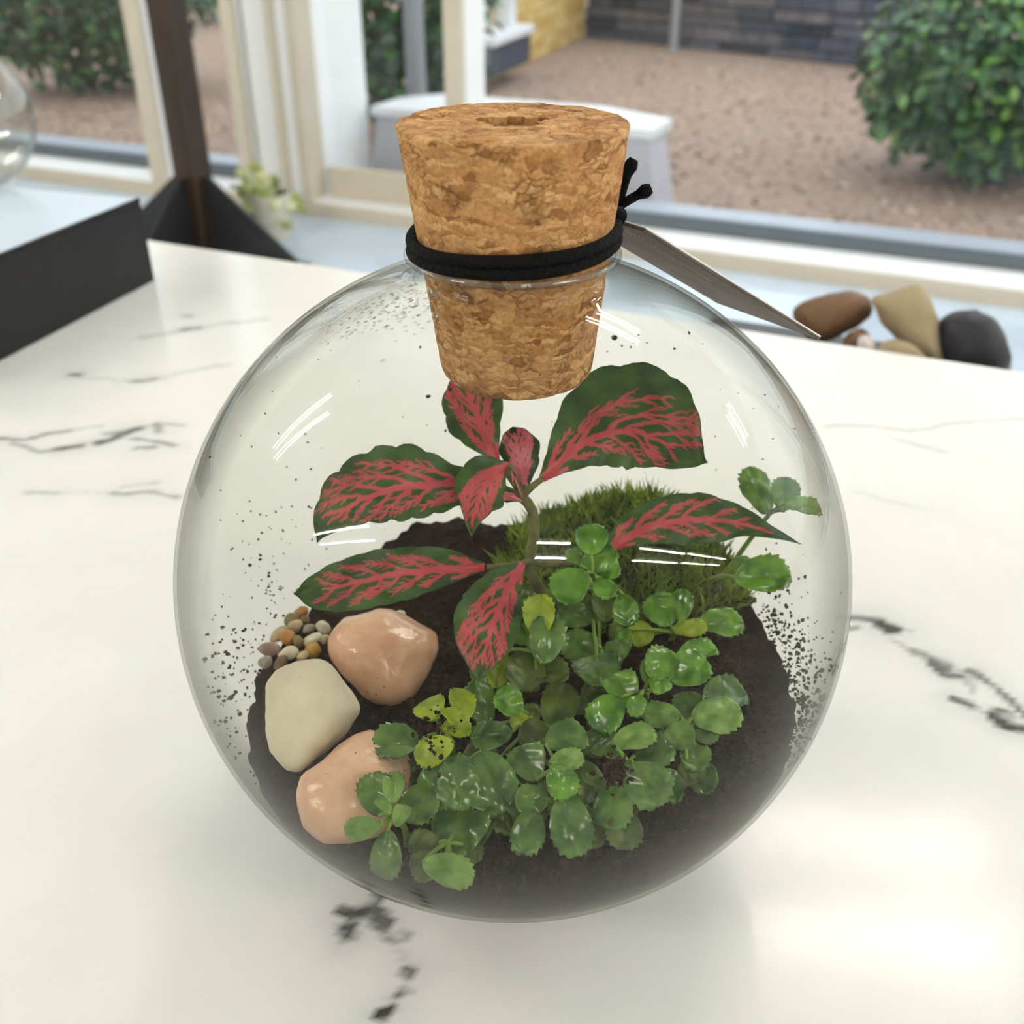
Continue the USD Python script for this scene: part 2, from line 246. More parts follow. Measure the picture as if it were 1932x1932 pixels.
M['tube_glow'] = mat('tube_glow', {'e': ('emission', dict(color=(1.0, 0.95, 0.86), strength=TUBE))}, [], 'e.emission')
M['fixture'] = plain('fixture_white', (0.8, 0.8, 0.8), 0.4, 0.4)

# ------------------------------------------------------------------ the room
U0, U1, N0 = -6.5, 6.5, -5.0
def rb(name, lo, hi, m, parent=None, r=0.0, **kw): return obj(name, rbox(lo, hi, r, True), m, parent, **kw)
S = dict(kind='structure')
rb('floor', (U0, N0, FLOOR - 0.1), (U1, WALL + 0.02, FLOOR), M['floor'], **S)
rb('ceiling', (U0, N0, CEIL), (U1, WALL + 0.25, CEIL + 0.1), M['ceiling'], **S)
rb('wall_back', (U0, N0 - 0.1, FLOOR - 0.1), (U1, N0, CEIL + 0.1), M['white_wall'], **S)
rb('wall_left', (U0 - 0.1, N0, FLOOR - 0.1), (U0, WALL + 0.2, CEIL + 0.1), M['white_wall'], **S)
rb('wall_right', (U1, N0, FLOOR - 0.1), (U1 + 0.1, WALL + 0.2, CEIL + 0.1), M['white_wall'], **S)
HEAD = 1.75; SILL = -0.838; D = 0.2
rb('trim_1', (U0, WALL, FLOOR - 0.02), (U1, WALL + D, SILL - 0.006), M['beige_frame'], r=0.004, **S)          # bottom rail
rb('trim_2', (U0, WALL + 0.006, SILL - 0.006), (U1, WALL + D, SILL), M['white_reveal'], **S)                   # white sill top
rb('trim_3', (U0, WALL, HEAD), (U1, WALL + D, CEIL), M['beige_frame'], **S)
def mullion(win, u0, u1, depth=D, m='beige_frame'):
    rb('mullion', (u0, WALL, SILL - 0.01), (u1, WALL + 0.03, HEAD), M[m], win, r=0.004)
    rb('reveal', (u0 + 0.004, WALL + 0.03, SILL), (u1 - 0.004, WALL + depth, HEAD), M['white_reveal'], win)
def pane(win, u0, u1, z0=SILL, z1=HEAD, n=WALL + D - 0.03): rb('glass_pane', (u0, n, z0), (u1, n + 0.006, z1), M['pane'], win)
w1 = thing('window_1', kind='structure'); mullion(w1, U0, U0 + 0.1); pane(w1, U0 + 0.1, -5.02); mullion(w1, -5.02, -4.93); pane(w1, -4.93, -3.365)
w2 = thing('window_2', kind='structure'); mullion(w2, -3.365, -3.279); pane(w2, -3.275, -2.86); mullion(w2, -2.856, -2.796, 0.33)
d1 = thing('door_1', kind='structure')
rb('door_post', (-2.634, WALL - 0.01, SILL - 0.01), (-2.598, WALL + 0.05, HEAD), M['beige_frame'], d1, r=0.004)
rb('door_post', (-2.598, WALL + 0.01, SILL - 0.01), (-2.54, WALL + 0.06, HEAD), M['white_reveal'], d1, r=0.004)
rb('door_stile', (-2.54, WALL - 0.005, SILL - 0.01), (-2.495, WALL + 0.12, HEAD), M['beige_frame'], d1, r=0.004)
rb('door_reveal', (-2.79, WALL + 0.06, SILL), (-2.50, WALL + 0.50, HEAD), M['white_reveal'], d1)
rail_lo, rail_hi = on_n(650, 346, WALL + 0.1)[2], on_n(650, 318, WALL + 0.1)[2]
rb('door_rail', (-2.47, WALL + 0.1, SILL), (-1.842, WALL + 0.14, rail_hi), M['beige_frame'], d1, r=0.004)
pane(d1, -2.47, -1.842, rail_hi)
w3 = thing('window_3', kind='structure'); mullion(w3, -1.841, -1.763); pane(w3, -1.76, 1.6); mullion(w3, 1.6, 1.68); pane(w3, 1.68, 4.6); mullion(w3, 4.6, 4.68); pane(w3, 4.68, U1 - 0.1); mullion(w3, U1 - 0.1, U1)

# ceiling tube lights: two rows along the shop
def fixture(p0, p1, gap=0.3):
    p0, p1 = np.array(p0, float), np.array(p1, float); d = unit(p1 - p0); s = np.array([-d[1], d[0]]); L = np.linalg.norm(p1 - p0); c = (p0 + p1) / 2
    t = thing('ceiling_light', 'white twin tube light fixed under the shop ceiling', 'ceiling light', 'twin tube lights under the ceiling')
    ax, ay = np.array([d[0], d[1], 0]), np.array([s[0], s[1], 0]); o = np.array([c[0], c[1], CEIL]); az = np.array([0, 0, 1.0])
    def put(name, lo, hi, m):
        b = rbox(lo, hi, 0.004); b.vertices = frame_pts(b.vertices, o, ax, ay, az); obj(name, b, m, t)
    put('housing', (-L / 2 - 0.03, -gap / 2 - 0.05, -0.045), (L / 2 + 0.03, gap / 2 + 0.05, 0.0), M['fixture'])
    for q in (-1, 1):
        tb = tube([o + ax * (-L / 2) + ay * q * gap / 2 - az * 0.075, o + ax * (L / 2) + ay * q * gap / 2 - az * 0.075], 0.016, 12); obj('tube', tb, M['tube_glow'], t, smooth=50)
    for q in (-1, 1):
        put('end_cap', (q * (L / 2 + 0.01) - 0.015, -gap / 2 - 0.02, -0.095), (q * (L / 2 + 0.01) + 0.015, gap / 2 + 0.02, -0.044), M['fixture'])
for a, b in (((-3.9, -1.25), (-2.05, -1.42)), ((0.30, -1.92), (0.76, -1.92)), ((1.95, -1.92), (3.3, -1.92)), ((3.45, -1.90), (4.8, -1.88)), ((4.95, -1.86), (6.0, -1.84)),
             ((-4.43, 1.50), (-2.02, 0.87)), ((0.57, 1.48), (1.18, 1.40)), ((3.0, 1.62), (4.0, 1.55))):
    fixture(a, b, 0.30)

# ------------------------------------------------------------------ marble table
def vein_field(P):
    """P: points on the table top; returns the dark vein and the soft grey cloud about it, 0..1."""
    vv, cc = np.zeros(len(P)), np.zeros(len(P))
    w = np.stack([meshkit.fbm(P * 55 + 3, 4, 1), meshkit.fbm(P * 55 + 9, 4, 2), 0 * P[:, 0]], 1) - np.array([0.5, 0.5, 0]); Q = P + w * 0.007
    L = [  # (pixels in the photograph, radius in millimetres, darkness)
        ([(-120, 822), (0, 829), (40, 831), (80, 818), (130, 811)], 1.6, .7), ([(130, 811), (190, 804)], 1.2, .3), ([(20, 838), (75, 851), (110, 848)], 1.6, .5), ([(110, 846), (150, 841)], 2.4, .85), ([(150, 838), (185, 832)], 1.0, .25),
        ([(185, 834), (213, 830), (236, 816), (268, 808)], 3.0, .8), ([(200, 818), (236, 813)], 2.2, .5), ([(255, 827), (280, 829), (300, 833), (330, 841)], 2.0, .6), ([(258, 847), (290, 846)], 2.2, .6), ([(268, 806), (300, 798), (340, 802)], 1.2, .45), ([(296, 800), (305, 812)], 2.4, .55),
        ([(134, 706), (150, 707)], 2.6, .7), ([(152, 714), (200, 716), (245, 720)], 1.1, .22), ([(245, 720), (262, 719), (290, 714)], 2.0, .7), ([(290, 714), (340, 704), (430, 688)], 1.1, .3),
        ([(50, 931), (110, 931)], 1.8, .3), ([(110, 931), (210, 928)], 1.0, .15), ([(216, 928), (236, 933), (280, 929), (330, 938)], 1.8, .45), ([(230, 917), (290, 911)], 1.6, .2),
        ([(262, 637), (311, 632), (350, 622)], 1.5, .35), ([(340, 624), (372, 620)], 2.2, .7), ([(372, 620), (420, 611), (507, 601)], 1.1, .35), ([(345, 595), (360, 596)], 2.4, .4),
        ([(1604, 1163), (1625, 1167), (1658, 1178)], 2.2, .75), ([(1604, 1182), (1620, 1181)], 1.6, .6), ([(1656, 1180), (1668, 1186), (1680, 1189)], 3.2, .95), ([(1680, 1187), (1715, 1192)], 1.2, .3), ([(1676, 1208), (1720, 1227)], 1.3, .35),
        ([(1720, 1227), (1745, 1231), (1760, 1243)], 1.8, .65), ([(1760, 1244), (1780, 1262), (1790, 1274), (1812, 1273)], 2.2, .85), ([(1757, 1240), (1790, 1255)], 2.6, .7), ([(1790, 1255), (1826, 1266)], 1.2, .35),
        ([(1826, 1265), (1855, 1282), (1875, 1292), (1905, 1318), (1932, 1344), (2000, 1390)], 2.0, .75), ([(1804, 1323), (1836, 1335)], 2.0, .9), ([(1836, 1335), (1872, 1350)], 1.2, .4), ([(1872, 1351), (1888, 1364), (1925, 1370), (1990, 1376)], 2.0, .95), ([(1876, 1338), (1894, 1338)], 1.6, .8), ([(1880, 1352), (1912, 1350)], 1.2, .5), ([(1826, 1280), (1836, 1310)], 1.4, .35),
        ([(1560, 806), (1650, 803), (1720, 815), (1790, 800), (1850, 795), (1960, 788)], 1.6, .22), ([(1690, 830), (1780, 850)], 1.6, .18), ([(1620, 930), (1740, 960)], 2, .1),
        ([(646, 1718), (668, 1722), (690, 1716)], 2.2, .95), ([(690, 1718), (718, 1724)], 1.5, .85), ([(716, 1690), (708, 1712), (722, 1722), (736, 1735), (724, 1748), (708, 1742), (706, 1730)], 1.5, .85), ([(722, 1694), (735, 1692)], 1.6, .85), ([(656, 1750), (664, 1766)], 1.7, .95), ([(664, 1760), (673, 1744)], 1.4, .9),
        ([(728, 1764), (734, 1766)], 1.6, .6), ([(762, 1756), (763, 1759)], 1.6, .5), ([(773, 1825), (775, 1827)], 2.0, .85), ([(748, 1873), (765, 1860)], 1.5, .85), ([(713, 1918), (728, 1904), (742, 1899)], 1.7, .97), ([(716, 1921), (732, 1919), (742, 1901)], 1.7, .97), ([(733, 1752), (752, 1782), (774, 1825), (768, 1855), (745, 1895), (722, 1935)], 1.0, .18)]
    for pts, r, k in L:
        g = np.array([on_z(x, y, 0.0) for x, y in pts]); r = r * 0.001
        lo, hi = g.min(0) - 0.03, g.max(0) + 0.03
        near = np.nonzero((Q[:, 0] > lo[0]) & (Q[:, 0] < hi[0]) & (Q[:, 1] > lo[1]) & (Q[:, 1] < hi[1]))[0]
        if not len(near): continue
        q = Q[near]; dmin = np.full(len(q), 9.0)
        for a, b in zip(g[:-1], g[1:]):
            ab = b - a; t = np.clip(((q - a) @ ab) / (ab @ ab + 1e-12), 0, 1); dmin = np.minimum(dmin, np.linalg.norm(q - a - t[:, None] * ab, axis=1))
        patch = 0.55 + 0.9 * meshkit.fbm(q * 160, 3, 5)
        vv[near] = np.maximum(vv[near], k * np.clip((r * patch * 1.5 - dmin) / (r * 0.9), 0, 1))
        cc[near] = np.maximum(cc[near], 0.55 * k * np.exp(-(dmin / (r * 4.5)) ** 2) * (0.4 + meshkit.fbm(q * 60, 2, 8)))
    return vv, np.clip(cc, 0, 0.8)
tb = thing('marble_table', 'white marble counter top with grey veins carrying the terrarium', 'table')
UL, UR = -1.35, 1.05
def table_top():
    # fine grid where the camera sees the stone, thin skirt round it
    us = np.r_[np.linspace(UL, -0.62, 12)[:-1], np.linspace(-0.62, 0.42, 420), np.linspace(0.42, UR, 12)[1:]]
    ns = np.r_[np.linspace(TABLE_NEAR, -0.15, 8)[:-1], np.linspace(-0.15, TABLE_FAR, 300)]
    uu, nn = np.meshgrid(us, ns, indexing='ij'); P = uu.reshape(-1, 1) * EU + nn.reshape(-1, 1) * EN
    a, b = len(us), len(ns); i, j = np.meshgrid(np.arange(a - 1), np.arange(b - 1), indexing='ij'); k = (i * b + j).ravel()
    f = np.vstack([np.stack([k, k + b, k + b + 1], 1), np.stack([k, k + b + 1, k + 1], 1)])
    return P, f
P, F_ = table_top(); vv, cc = vein_field(P)
under = rbox((UL, TABLE_NEAR, -0.03), (UR, TABLE_FAR, -0.0002), 0.0015, True)
allv = np.vstack([P, under.vertices]); allf = np.vstack([F_, under.faces + len(P)])
obj('stone_top', trimesh.Trimesh(allv, allf, process=False), M['marble'], tb, False, dict(vein=np.r_[vv, np.zeros(len(under.vertices))], cloud=np.r_[cc, np.zeros(len(under.vertices))]))
rb('counter_body', (UL + 0.05, TABLE_NEAR + 0.05, FLOOR), (UR - 0.05, TABLE_FAR - 0.03, -0.03), M['counter_body'], tb, r=0.004)

# ------------------------------------------------------------------ glass globe, cork, cord, tag
def arc(cz, r, a0, a1, n): t = np.radians(np.linspace(a0, a1, n)); return [(r * math.cos(x), cz + r * math.sin(x)) for x in t]
RI = RAD - 0.0010
prof = [(0.0, 0.0008), (0.018, 0.0004), (0.0215, 0.0)] + arc(BALL[2], RAD, -74.5, 73.0, 74) + [(0.0278, 0.1944), (0.0265, 0.1956), (0.0261, 0.1970), (0.0261, 0.1984), (0.0260, 0.1990), (0.0250, 0.1990), (0.0247, 0.1970), (0.0250, 0.1950), (0.0262, 0.1930)] + arc(BALL[2], RI, 73.5, -74.0, 72) + [(0.018, 0.0034), (0.0, 0.0036)]
gl = thing('glass_globe', 'large clear glass globe vessel holding soil and plants on the marble table', 'glass globe')
obj('globe_wall', lathe(prof, 160), M['glass'], gl, smooth=60)
obj('globe_rim', lathe([(0.0272 + 0.0010 * math.cos(a), 0.1996 + 0.0010 * math.sin(a)) for a in np.linspace(0, 2 * math.pi, 13)], 160), M['rim'], gl, smooth=True)
def corkmesh():
    H0, H1, R0, R1 = 0.1655, 0.2315, 0.0206, 0.0283
    pr = [(0.0, H0), (R0 - 0.0040, H0), (R0 - 0.0016, H0 + 0.0008), (R0 - 0.0002, H0 + 0.0026)]
    pr += [(R0 + (R1 - R0) * t, H0 + 0.003 + (H1 - H0 - 0.0042) * t) for t in np.linspace(0.02, 1, 34)] + [(R1 + 0.0001, H1 - 0.0002), (R1 - 0.0003, H1)] + [(R1 * t, H1) for t in (0.8, 0.6, 0.4, 0.2, 0.08)] + [(0.0, H1)]
    m = lathe(pr, 200); m.merge_vertices(); m.update_faces(m.nondegenerate_faces()); m.fix_normals()
    man = m3.Manifold(m3.Mesh(np.asarray(m.vertices, np.float32), np.asarray(m.faces, np.uint32)))
    g = np.random.default_rng(4); n = 26
    ang = np.linspace(0, 2 * np.pi, n, endpoint=False); rr = (1 + 0.16 * g.normal(size=n)).clip(0.7, 1.3)
    out = np.stack([0.0080 * np.cos(ang) * rr, 0.0066 * np.sin(ang) * rr], 1)
    pit = m3.Manifold.extrude(m3.CrossSection([out]), 0.026, 4, 0.0, (1.05, 1.05)).translate([-0.0002, 0.001, H1 - 0.0225])
    chip = m3.Manifold.sphere(1.0, 20).scale([0.0042, 0.0018, 0.0013]).rotate([0, 0, 20]).translate([-0.0098, -0.0269, H1 - 0.0006])
    man = man - pit - chip
    man = man.refine_to_length(0.0011); q = man.to_mesh(); v, f = np.array(q.vert_properties[:, :3], float), np.array(q.tri_verts)
    t = trimesh.Trimesh(v, f); n = np.array(t.vertex_normals); v = np.array(t.vertices)
    d = (meshkit.fbm(v * 420, 3, 2) - 0.5) * 0.0005 - np.clip(meshkit.fbm(v * 190, 2, 6) - 0.66, 0, 1) * 0.005
    v = v + n * d[:, None]
    v[:, 0] += (H1 - v[:, 2]) * 0.018                                # a slight lean
    return trimesh.Trimesh(v, t.faces, process=False)
obj('cork_stopper', corkmesh(), M['cork'], None, smooth=45, label='tapered cork stopper pushed into the neck of the glass globe', cat='cork stopper')
cd = thing('elastic_cord', 'black elastic cord looped twice round the cork with two knotted ends', 'cord')
an = np.linspace(0, 2 * np.pi, 120, endpoint=False)
def loop(r, z, tr, ph): return tube(np.stack([r * np.cos(an) + 0.0003, r * np.sin(an), z + 0.0014 * np.cos(an) * 1.0 + 0.00025 * np.sin(3 * an + ph)], 1), tr, 12, closed=True)
obj('cord_loop', loop(0.0262, 0.2049, 0.00165, 0.3), M['cord'], cd, smooth=True)
obj('cord_loop', loop(0.0263, 0.2022, 0.0016, 1.9), M['cord'], cd, smooth=True)
kn = at_d(1166, 392, 0.285)
k0 = np.array([0.0262, 0.003, 0.2085])
for tip, bend in (((1196, 300), (1180, 340)), ((1229, 355), (1196, 372))):
    a, b, c = k0, at_d(*bend, 0.287), at_d(*tip, 0.286)
    pts = spline([k0, at_d(1166, 390, 0.2885), b, c], 24); r = np.full(24, 0.00125); r[-4:] = [0.0016, 0.0019, 0.0017, 0.0012]
    obj('cord_end', tube(pts, r, 10), M['cord'], cd, smooth=True)
obj('cord_knot', pebble((0.0268, 0.0035, 0.2078), Z3, (0.0028, 0.0030, 0.0026), 5, 2, 0.2), M['cord'], cd, smooth=True)
# paper tag leaning on the shoulder of the globe
tn = np.array([math.cos(math.radians(58)) * math.cos(math.radians(36)), math.cos(math.radians(58)) * math.sin(math.radians(36)), math.sin(math.radians(58))])
def on_tag(x, y): r = ray(x, y); return CAM + r * (((BALL + tn * 0.1062 - CAM) @ tn) / (r @ tn))
K1, K2 = on_tag(1220, 428), on_tag(1550, 634); ta = unit(K2 - K1); tbb = unit(np.cross(tn, ta)); TL = np.linalg.norm(K2 - K1)
if (tbb @ EN) < 0: tbb = -tbb
tg = thing('paper_tag', 'folded grey brown paper tag leaning on the globe shoulder behind the cork', 'tag')
def leafcard(tilt, m, off):
    axl = unit(ta * math.cos(tilt) - tn * math.sin(tilt)); nn_ = unit(np.cross(axl, tbb)); nn_ = nn_ if nn_ @ tn > 0 else -nn_
    b = rbox((0, 0, -0.0006), (TL, 0.047, 0.0), 0.00025); b.vertices = frame_pts(b.vertices, K1 - tn * off, axl, tbb, nn_); return obj('tag_leaf', b, m, tg), axl, nn_
_, axl, nn_ = leafcard(0.0, M['tag_white'], 0.0); leafcard(0.0, M['tag_dark'], 0.0007)
dots = []
for row, L0, L1 in ((0.012, 0.004, 0.040), (0.0155, 0.004, 0.030)):
    for s in np.arange(L0, L1, 0.0016):
        b = rbox((s, row, -0.00136), (s + 0.0009, row + 0.0007, -0.0013)); b.vertices = frame_pts(b.vertices, K1, axl, tbb, nn_); dots.append(b)
obj('tag_print', cat(dots), M['tag_ink'], tg, kind='stuff')

# ------------------------------------------------------------------ soil and moss inside the globe
def soil_h(x, y):
    x, y = np.asarray(x, float), np.asarray(y, float)
    h = 0.0545 + 0.004 * x / 0.09 + 0.0 * y
    h = h + 0.026 * np.exp(-(((x - 0.048) / 0.042) ** 2 + ((y - 0.066) / 0.030) ** 2))          # mound under the moss
    h = h + 0.012 * np.exp(-(((x + 0.030) / 0.032) ** 2 + ((y - 0.078) / 0.022) ** 2))
    p = np.stack([x, y, 0 * x], -1)
    return h + (meshkit.fbm(p * 130, 4, 3) - 0.5) * 0.006 + (meshkit.fbm(p * 520, 2, 4) - 0.5) * 0.0018
RS = RI - 0.0004
def soilmesh():
    nr, na = 110, 240; v, f = [], []
    an = np.arange(na) * 2 * np.pi / na
    # top: polar grid out to where the surface meets the wall
    edge = np.full(na, 0.085)
    for _ in range(12): edge = np.sqrt(np.maximum(RS ** 2 - (soil_h(edge * np.cos(an), edge * np.sin(an)) - BALL[2]) ** 2, 0.05 ** 2))
    rr = np.linspace(0, 1, nr)[:, None] * edge; x, y = rr * np.cos(an), rr * np.sin(an); top = np.stack([x, y, soil_h(x, y)], -1)
    zt = top[-1, :, 2]; wall = []
    for t in np.linspace(0, 1, 26)[1:]:
        z = zt + (0.0045 - zt) * t; r = np.sqrt(np.maximum(RS ** 2 - (z - BALL[2]) ** 2, 1e-8)); wall.append(np.stack([r * np.cos(an), r * np.sin(an), z], -1))
    V = np.concatenate([top, np.array(wall)]).reshape(-1, 3); n = nr + 25
    i, k = np.meshgrid(np.arange(n - 1), np.arange(na), indexing='ij'); l = (k + 1) % na
    f = np.vstack([np.stack([i * na + k, (i + 1) * na + k, (i + 1) * na + l], -1).reshape(-1, 3), np.stack([i * na + k, (i + 1) * na + l, i * na + l], -1).reshape(-1, 3)])
    V = np.vstack([V, [0, 0, 0.0045]]); b = (n - 1) * na; f = np.vstack([f, np.stack([b + np.arange(na), np.full(na, len(V) - 1), b + (np.arange(na) + 1) % na], 1)])
    return trimesh.Trimesh(V, f, process=False)
obj('potting_soil', soilmesh(), M['soil'], None, smooth=50, label='dark brown potting soil filling the bottom of the glass globe', cat='soil', kind='stuff')
# loose crumbs and fibres on the soil, one heap
def crumb(c, r, seed):
    s = trimesh.creation.icosphere(1); g = np.random.default_rng(seed); v = np.array(s.vertices) * (1 + 0.35 * g.normal(size=(42, 1)).clip(-1, 1)) * g.uniform(0.6, 1.3, 3) * r; return v + c, s.faces
def lump(items):
    V, F, n = [], [], 0
    for v, f in items: V.append(v); F.append(f + n); n += len(v)
    return trimesh.Trimesh(np.vstack(V), np.vstack(F), process=False)
its = []
while len(its) < 1500:
    x, y = RNG.uniform(-0.085, 0.085, 2)
    if x * x + y * y < 0.082 ** 2: its.append(crumb(np.array([x, y, float(soil_h(x, y)) + 0.0002]), RNG.uniform(0.0004, 0.0015), len(its)))
obj('soil_crumbs', lump(its), M['crumb'], None, label='loose dark crumbs scattered over the soil surface inside the globe', cat='soil', kind='stuff')
# crumbs stuck to the inside of the glass
its = []
def stick(x, y, far=True, s=1.0):
    p = on_ball(x, y, far, RI - 0.0002)
    if p is not None and p[2] > soil_h(p[0], p[1]) - 0.004: its.append(crumb(p, RNG.uniform(0.0002, 0.0007) * s, 5000 + len(its)))
for _ in range(900):
    t = RNG.random() ** 0.8; cx, cy = 1425 + 75 * t, 1165 + 300 * t
    stick(cx + abs(RNG.normal()) * 55, cy + RNG.normal() * 55 - 30 * (1 - t), True, 0.85)
for _ in range(160): stick(RNG.normal(520, 60), RNG.normal(1140, 120), True, 0.7)
for _ in range(140): stick(470 + abs(RNG.normal()) * 25 - RNG.random() * 90, RNG.uniform(1180, 1480), True, 0.9)
for _ in range(110): stick(RNG.uniform(380, 1560), RNG.uniform(640, 1120), RNG.random() < 0.6, 0.42)
for x, y, s in ((1160, 637, 1.1), (1205, 632, 0.8), (1190, 655, .6), (1393, 742, .7), (1443, 745, .8), (808, 748, .8), (793, 655, .7), (396, 862, .7), (583, 956, .6), (1300, 628, .6), (850, 735, .5), (1350, 823, .5)): stick(x, y, False, s)
obj('glass_specks', lump(its), M['crumb'], None, label='fine dark soil specks stuck to the inside of the globe glass', cat='dirt', kind='stuff')
its = []
for _ in range(420):
    x, y = RNG.uniform(600, 830), 0; lo = 610 - (x - 600) * 0.26; y = lo + RNG.normal() * 26
    p = on_ball(x, y, False, RI - 0.0001)
    if p is None: continue
    n_ = unit(BALL - p); s = trimesh.creation.icosphere(1); r = RNG.uniform(0.00015, 0.00042); a = unit(np.cross(n_, RGT)); b = np.cross(n_, a)
    its.append((p + np.array(s.vertices)[:, :1] * a * r * 1.1 + np.array(s.vertices)[:, 1:2] * b * r * RNG.uniform(1, 2.4) + np.array(s.vertices)[:, 2:] * n_ * r * 0.5, s.faces))
obj('water_droplets', lump(its), M['water'], None, smooth=True, label='tiny condensation droplets on the inner glass left of the cork', cat='water drops', kind='stuff')

def in_moss(x, y): return ((x - 0.046) / 0.050) ** 2 + ((y - 0.058) / 0.036) ** 2 + 0.25 * (meshkit.fbm(np.array([x * 60, y * 60, 0.0]), 3, 9) - 0.5) < 1 and (x * x + y * y) < 0.0935 ** 2
ms = thing('moss_cushion', 'green moss cushion on the mound at the back right of the globe', 'moss', kind='stuff')
its, pads = [], []
k = 0
while k < 5200:
    x, y = RNG.uniform(-0.01, 0.096), RNG.uniform(0.015, 0.096)
    if not in_moss(x, y): continue
    k += 1; z = float(soil_h(x, y)); lim = math.sqrt(max(RI ** 2 - (z + 0.006 - BALL[2]) ** 2, 0)) - 0.001; rr = math.hypot(x, y)
    if rr > lim: x, y = x * lim / rr, y * lim / rr
    h = RNG.uniform(0.005, 0.0115); d = unit(np.array([RNG.normal() * 0.45, RNG.normal() * 0.45 - 0.15, 1.0])); o = np.array([x, y, z - 0.001]); s = unit(np.cross(d, RNG.normal(size=3))) * RNG.uniform(0.00035, 0.0008); q = np.cross(d, s) * 0.6
    tip = o + d * h + np.array([RNG.normal(), RNG.normal(), 0]) * 0.0012; mid = o + d * h * 0.55; tr = np.linalg.norm(tip - BALL)
    if tr > RI - 0.0008: tip = BALL + (tip - BALL) * (RI - 0.0008) / tr
    its.append((np.array([o - s, o + s, o + q, mid - s * 0.8, mid + s * 0.8, mid + q * 0.8, tip]), np.array([[0, 1, 4], [0, 4, 3], [1, 2, 5], [1, 5, 4], [2, 0, 3], [2, 3, 5], [3, 4, 6], [4, 5, 6], [5, 3, 6]])))
    if k % 4 == 0: pads.append(crumb(np.array([x, y, z + 0.0005]), 0.0016, k))
obj('moss_blades', lump(its), M['moss'], ms, kind='stuff'); obj('moss_bed', lump(pads), M['moss_base'], ms, kind='stuff')

# ------------------------------------------------------------------ stones and pebbles in the globe
def stone_from(outline, d, front, back, mat_, name, label, seed, group=None, tip=0.0, soft=9):
    """A stone: outline seen from the front at distance d, bulging by front/back metres."""
    pts = []; o = np.array(outline, float); c = o.mean(0)
    for x, y in o: pts.append(at_d(x, y, d + (y - c[1]) * tip))
    for s, k in ((0.82, 0.55), (0.5, 0.9), (0.15, 1.0)):
        for x, y in c + (o - c) * s: pts += [at_d(x, y, d + (y - c[1]) * tip - front * k), at_d(x, y, d + (y - c[1]) * tip + back * k)]
    h = trimesh.convex.convex_hull(np.array(pts)); man = m3.Manifold(m3.Mesh(np.asarray(h.vertices, np.float32), np.asarray(h.faces, np.uint32))).refine_to_length(0.0022 if d < 0.5 else 0.006)
    q = man.to_mesh(); t = trimesh.Trimesh(np.array(q.vert_properties[:, :3], float), np.array(q.tri_verts)); t = trimesh.smoothing.filter_taubin(t, 0.5, 0.53, iterations=soft)
    v = np.array(t.vertices); n = np.array(t.vertex_normals); sc = 1.0 if d < 0.5 else 2.5; v = v + n * ((meshkit.fbm(v * 70 / sc, 4, seed) - 0.5) * 0.0042 * sc)[:, None]
    return obj(name, trimesh.Trimesh(v, t.faces, process=False), mat_, None, smooth=True, label=label, cat='stone', group=group)
stone_from([(650, 1160), (690, 1160), (730, 1150), (765, 1160), (826, 1192), (830, 1222), (800, 1280), (775, 1322), (740, 1338), (700, 1330), (670, 1295), (616, 1235), (614, 1205), (630, 1180)], 0.348, 0.014, 0.012, M['peach'], 'smooth_stone', 'shiny peach angular stone lying behind the other two large stones', 1, tip=-0.00004)
stone_from([(495, 1290), (520, 1262), (560, 1245), (605, 1243), (630, 1262), (680, 1325), (682, 1345), (655, 1385), (612, 1430), (570, 1462), (540, 1455), (510, 1415), (494, 1350)], 0.318, 0.012, 0.014, M['cream'], 'smooth_stone', 'matt cream stone against the left glass among the large stones', 2, tip=-0.00004)
stone_from([(600, 1440), (640, 1400), (700, 1380), (745, 1388), (780, 1425), (782, 1470), (765, 1530), (720, 1580), (665, 1598), (610, 1592), (572, 1560), (557, 1500), (570, 1465)], 0.302, 0.011, 0.014, M['peach2'], 'smooth_stone', 'rounded peach stone at the front left with the leaves in front', 3, tip=-0.00004)
PB = [(536, 1166, 15, 13, 'olive', 'olive brown gravel pebble at the upper left edge of the gravel'), (556, 1182, 15, 12, 'tan', 'tan gravel pebble right below the olive brown one'), (548, 1146, 9, 8, 'olive', 'smallest olive pebble at the top tip of the gravel'),
      (566, 1158, 18, 10, 'orange', 'orange oblong gravel pebble touching the lowest left veined leaf'), (583, 1186, 13, 8, 'greyp', 'grey gravel pebble between the tan and the upright cream pebble'), (610, 1184, 11, 15, 'creamp', 'upright cream gravel pebble beside the angular peach stone'),
      (520, 1196, 19, 12, 'tan', 'tan and cream speckled gravel pebble at the left glass'), (543, 1203, 14, 15, 'orange', 'orange brown pebble in the middle of the gravel'), (590, 1207, 19, 11, 'creamp', 'cream flat pebble lying above the amber pebble'),
      (591, 1226, 16, 14, 'amber', 'glossy amber pebble nearest the cream stone'), (508, 1225, 20, 13, 'mauve', 'mauve brown pebble at the left glass'), (544, 1232, 19, 13, 'creamp', 'cream streaked pebble slanting above the cream stone'),
      (500, 1250, 14, 12, 'greyp', 'grey green pebble at the lowest left of the gravel'), (563, 1210, 10, 12, 'olive', 'dark olive pebble behind the amber pebble'), (530, 1250, 16, 10, 'brownp', 'brown pebble half hidden above the cream stone'), (572, 1238, 12, 9, 'tan', 'small tan pebble below the cream streaked one'),
      (612, 1206, 10, 9, 'tan', 'small tan pebble tucked under the angular peach stone'), (575, 1170, 9, 8, 'brownp', 'tiny brown pebble under the lowest left veined leaf'), (752, 1160, 13, 8, 'creamp', 'lone pale pebble on the soil behind the angular peach stone')]
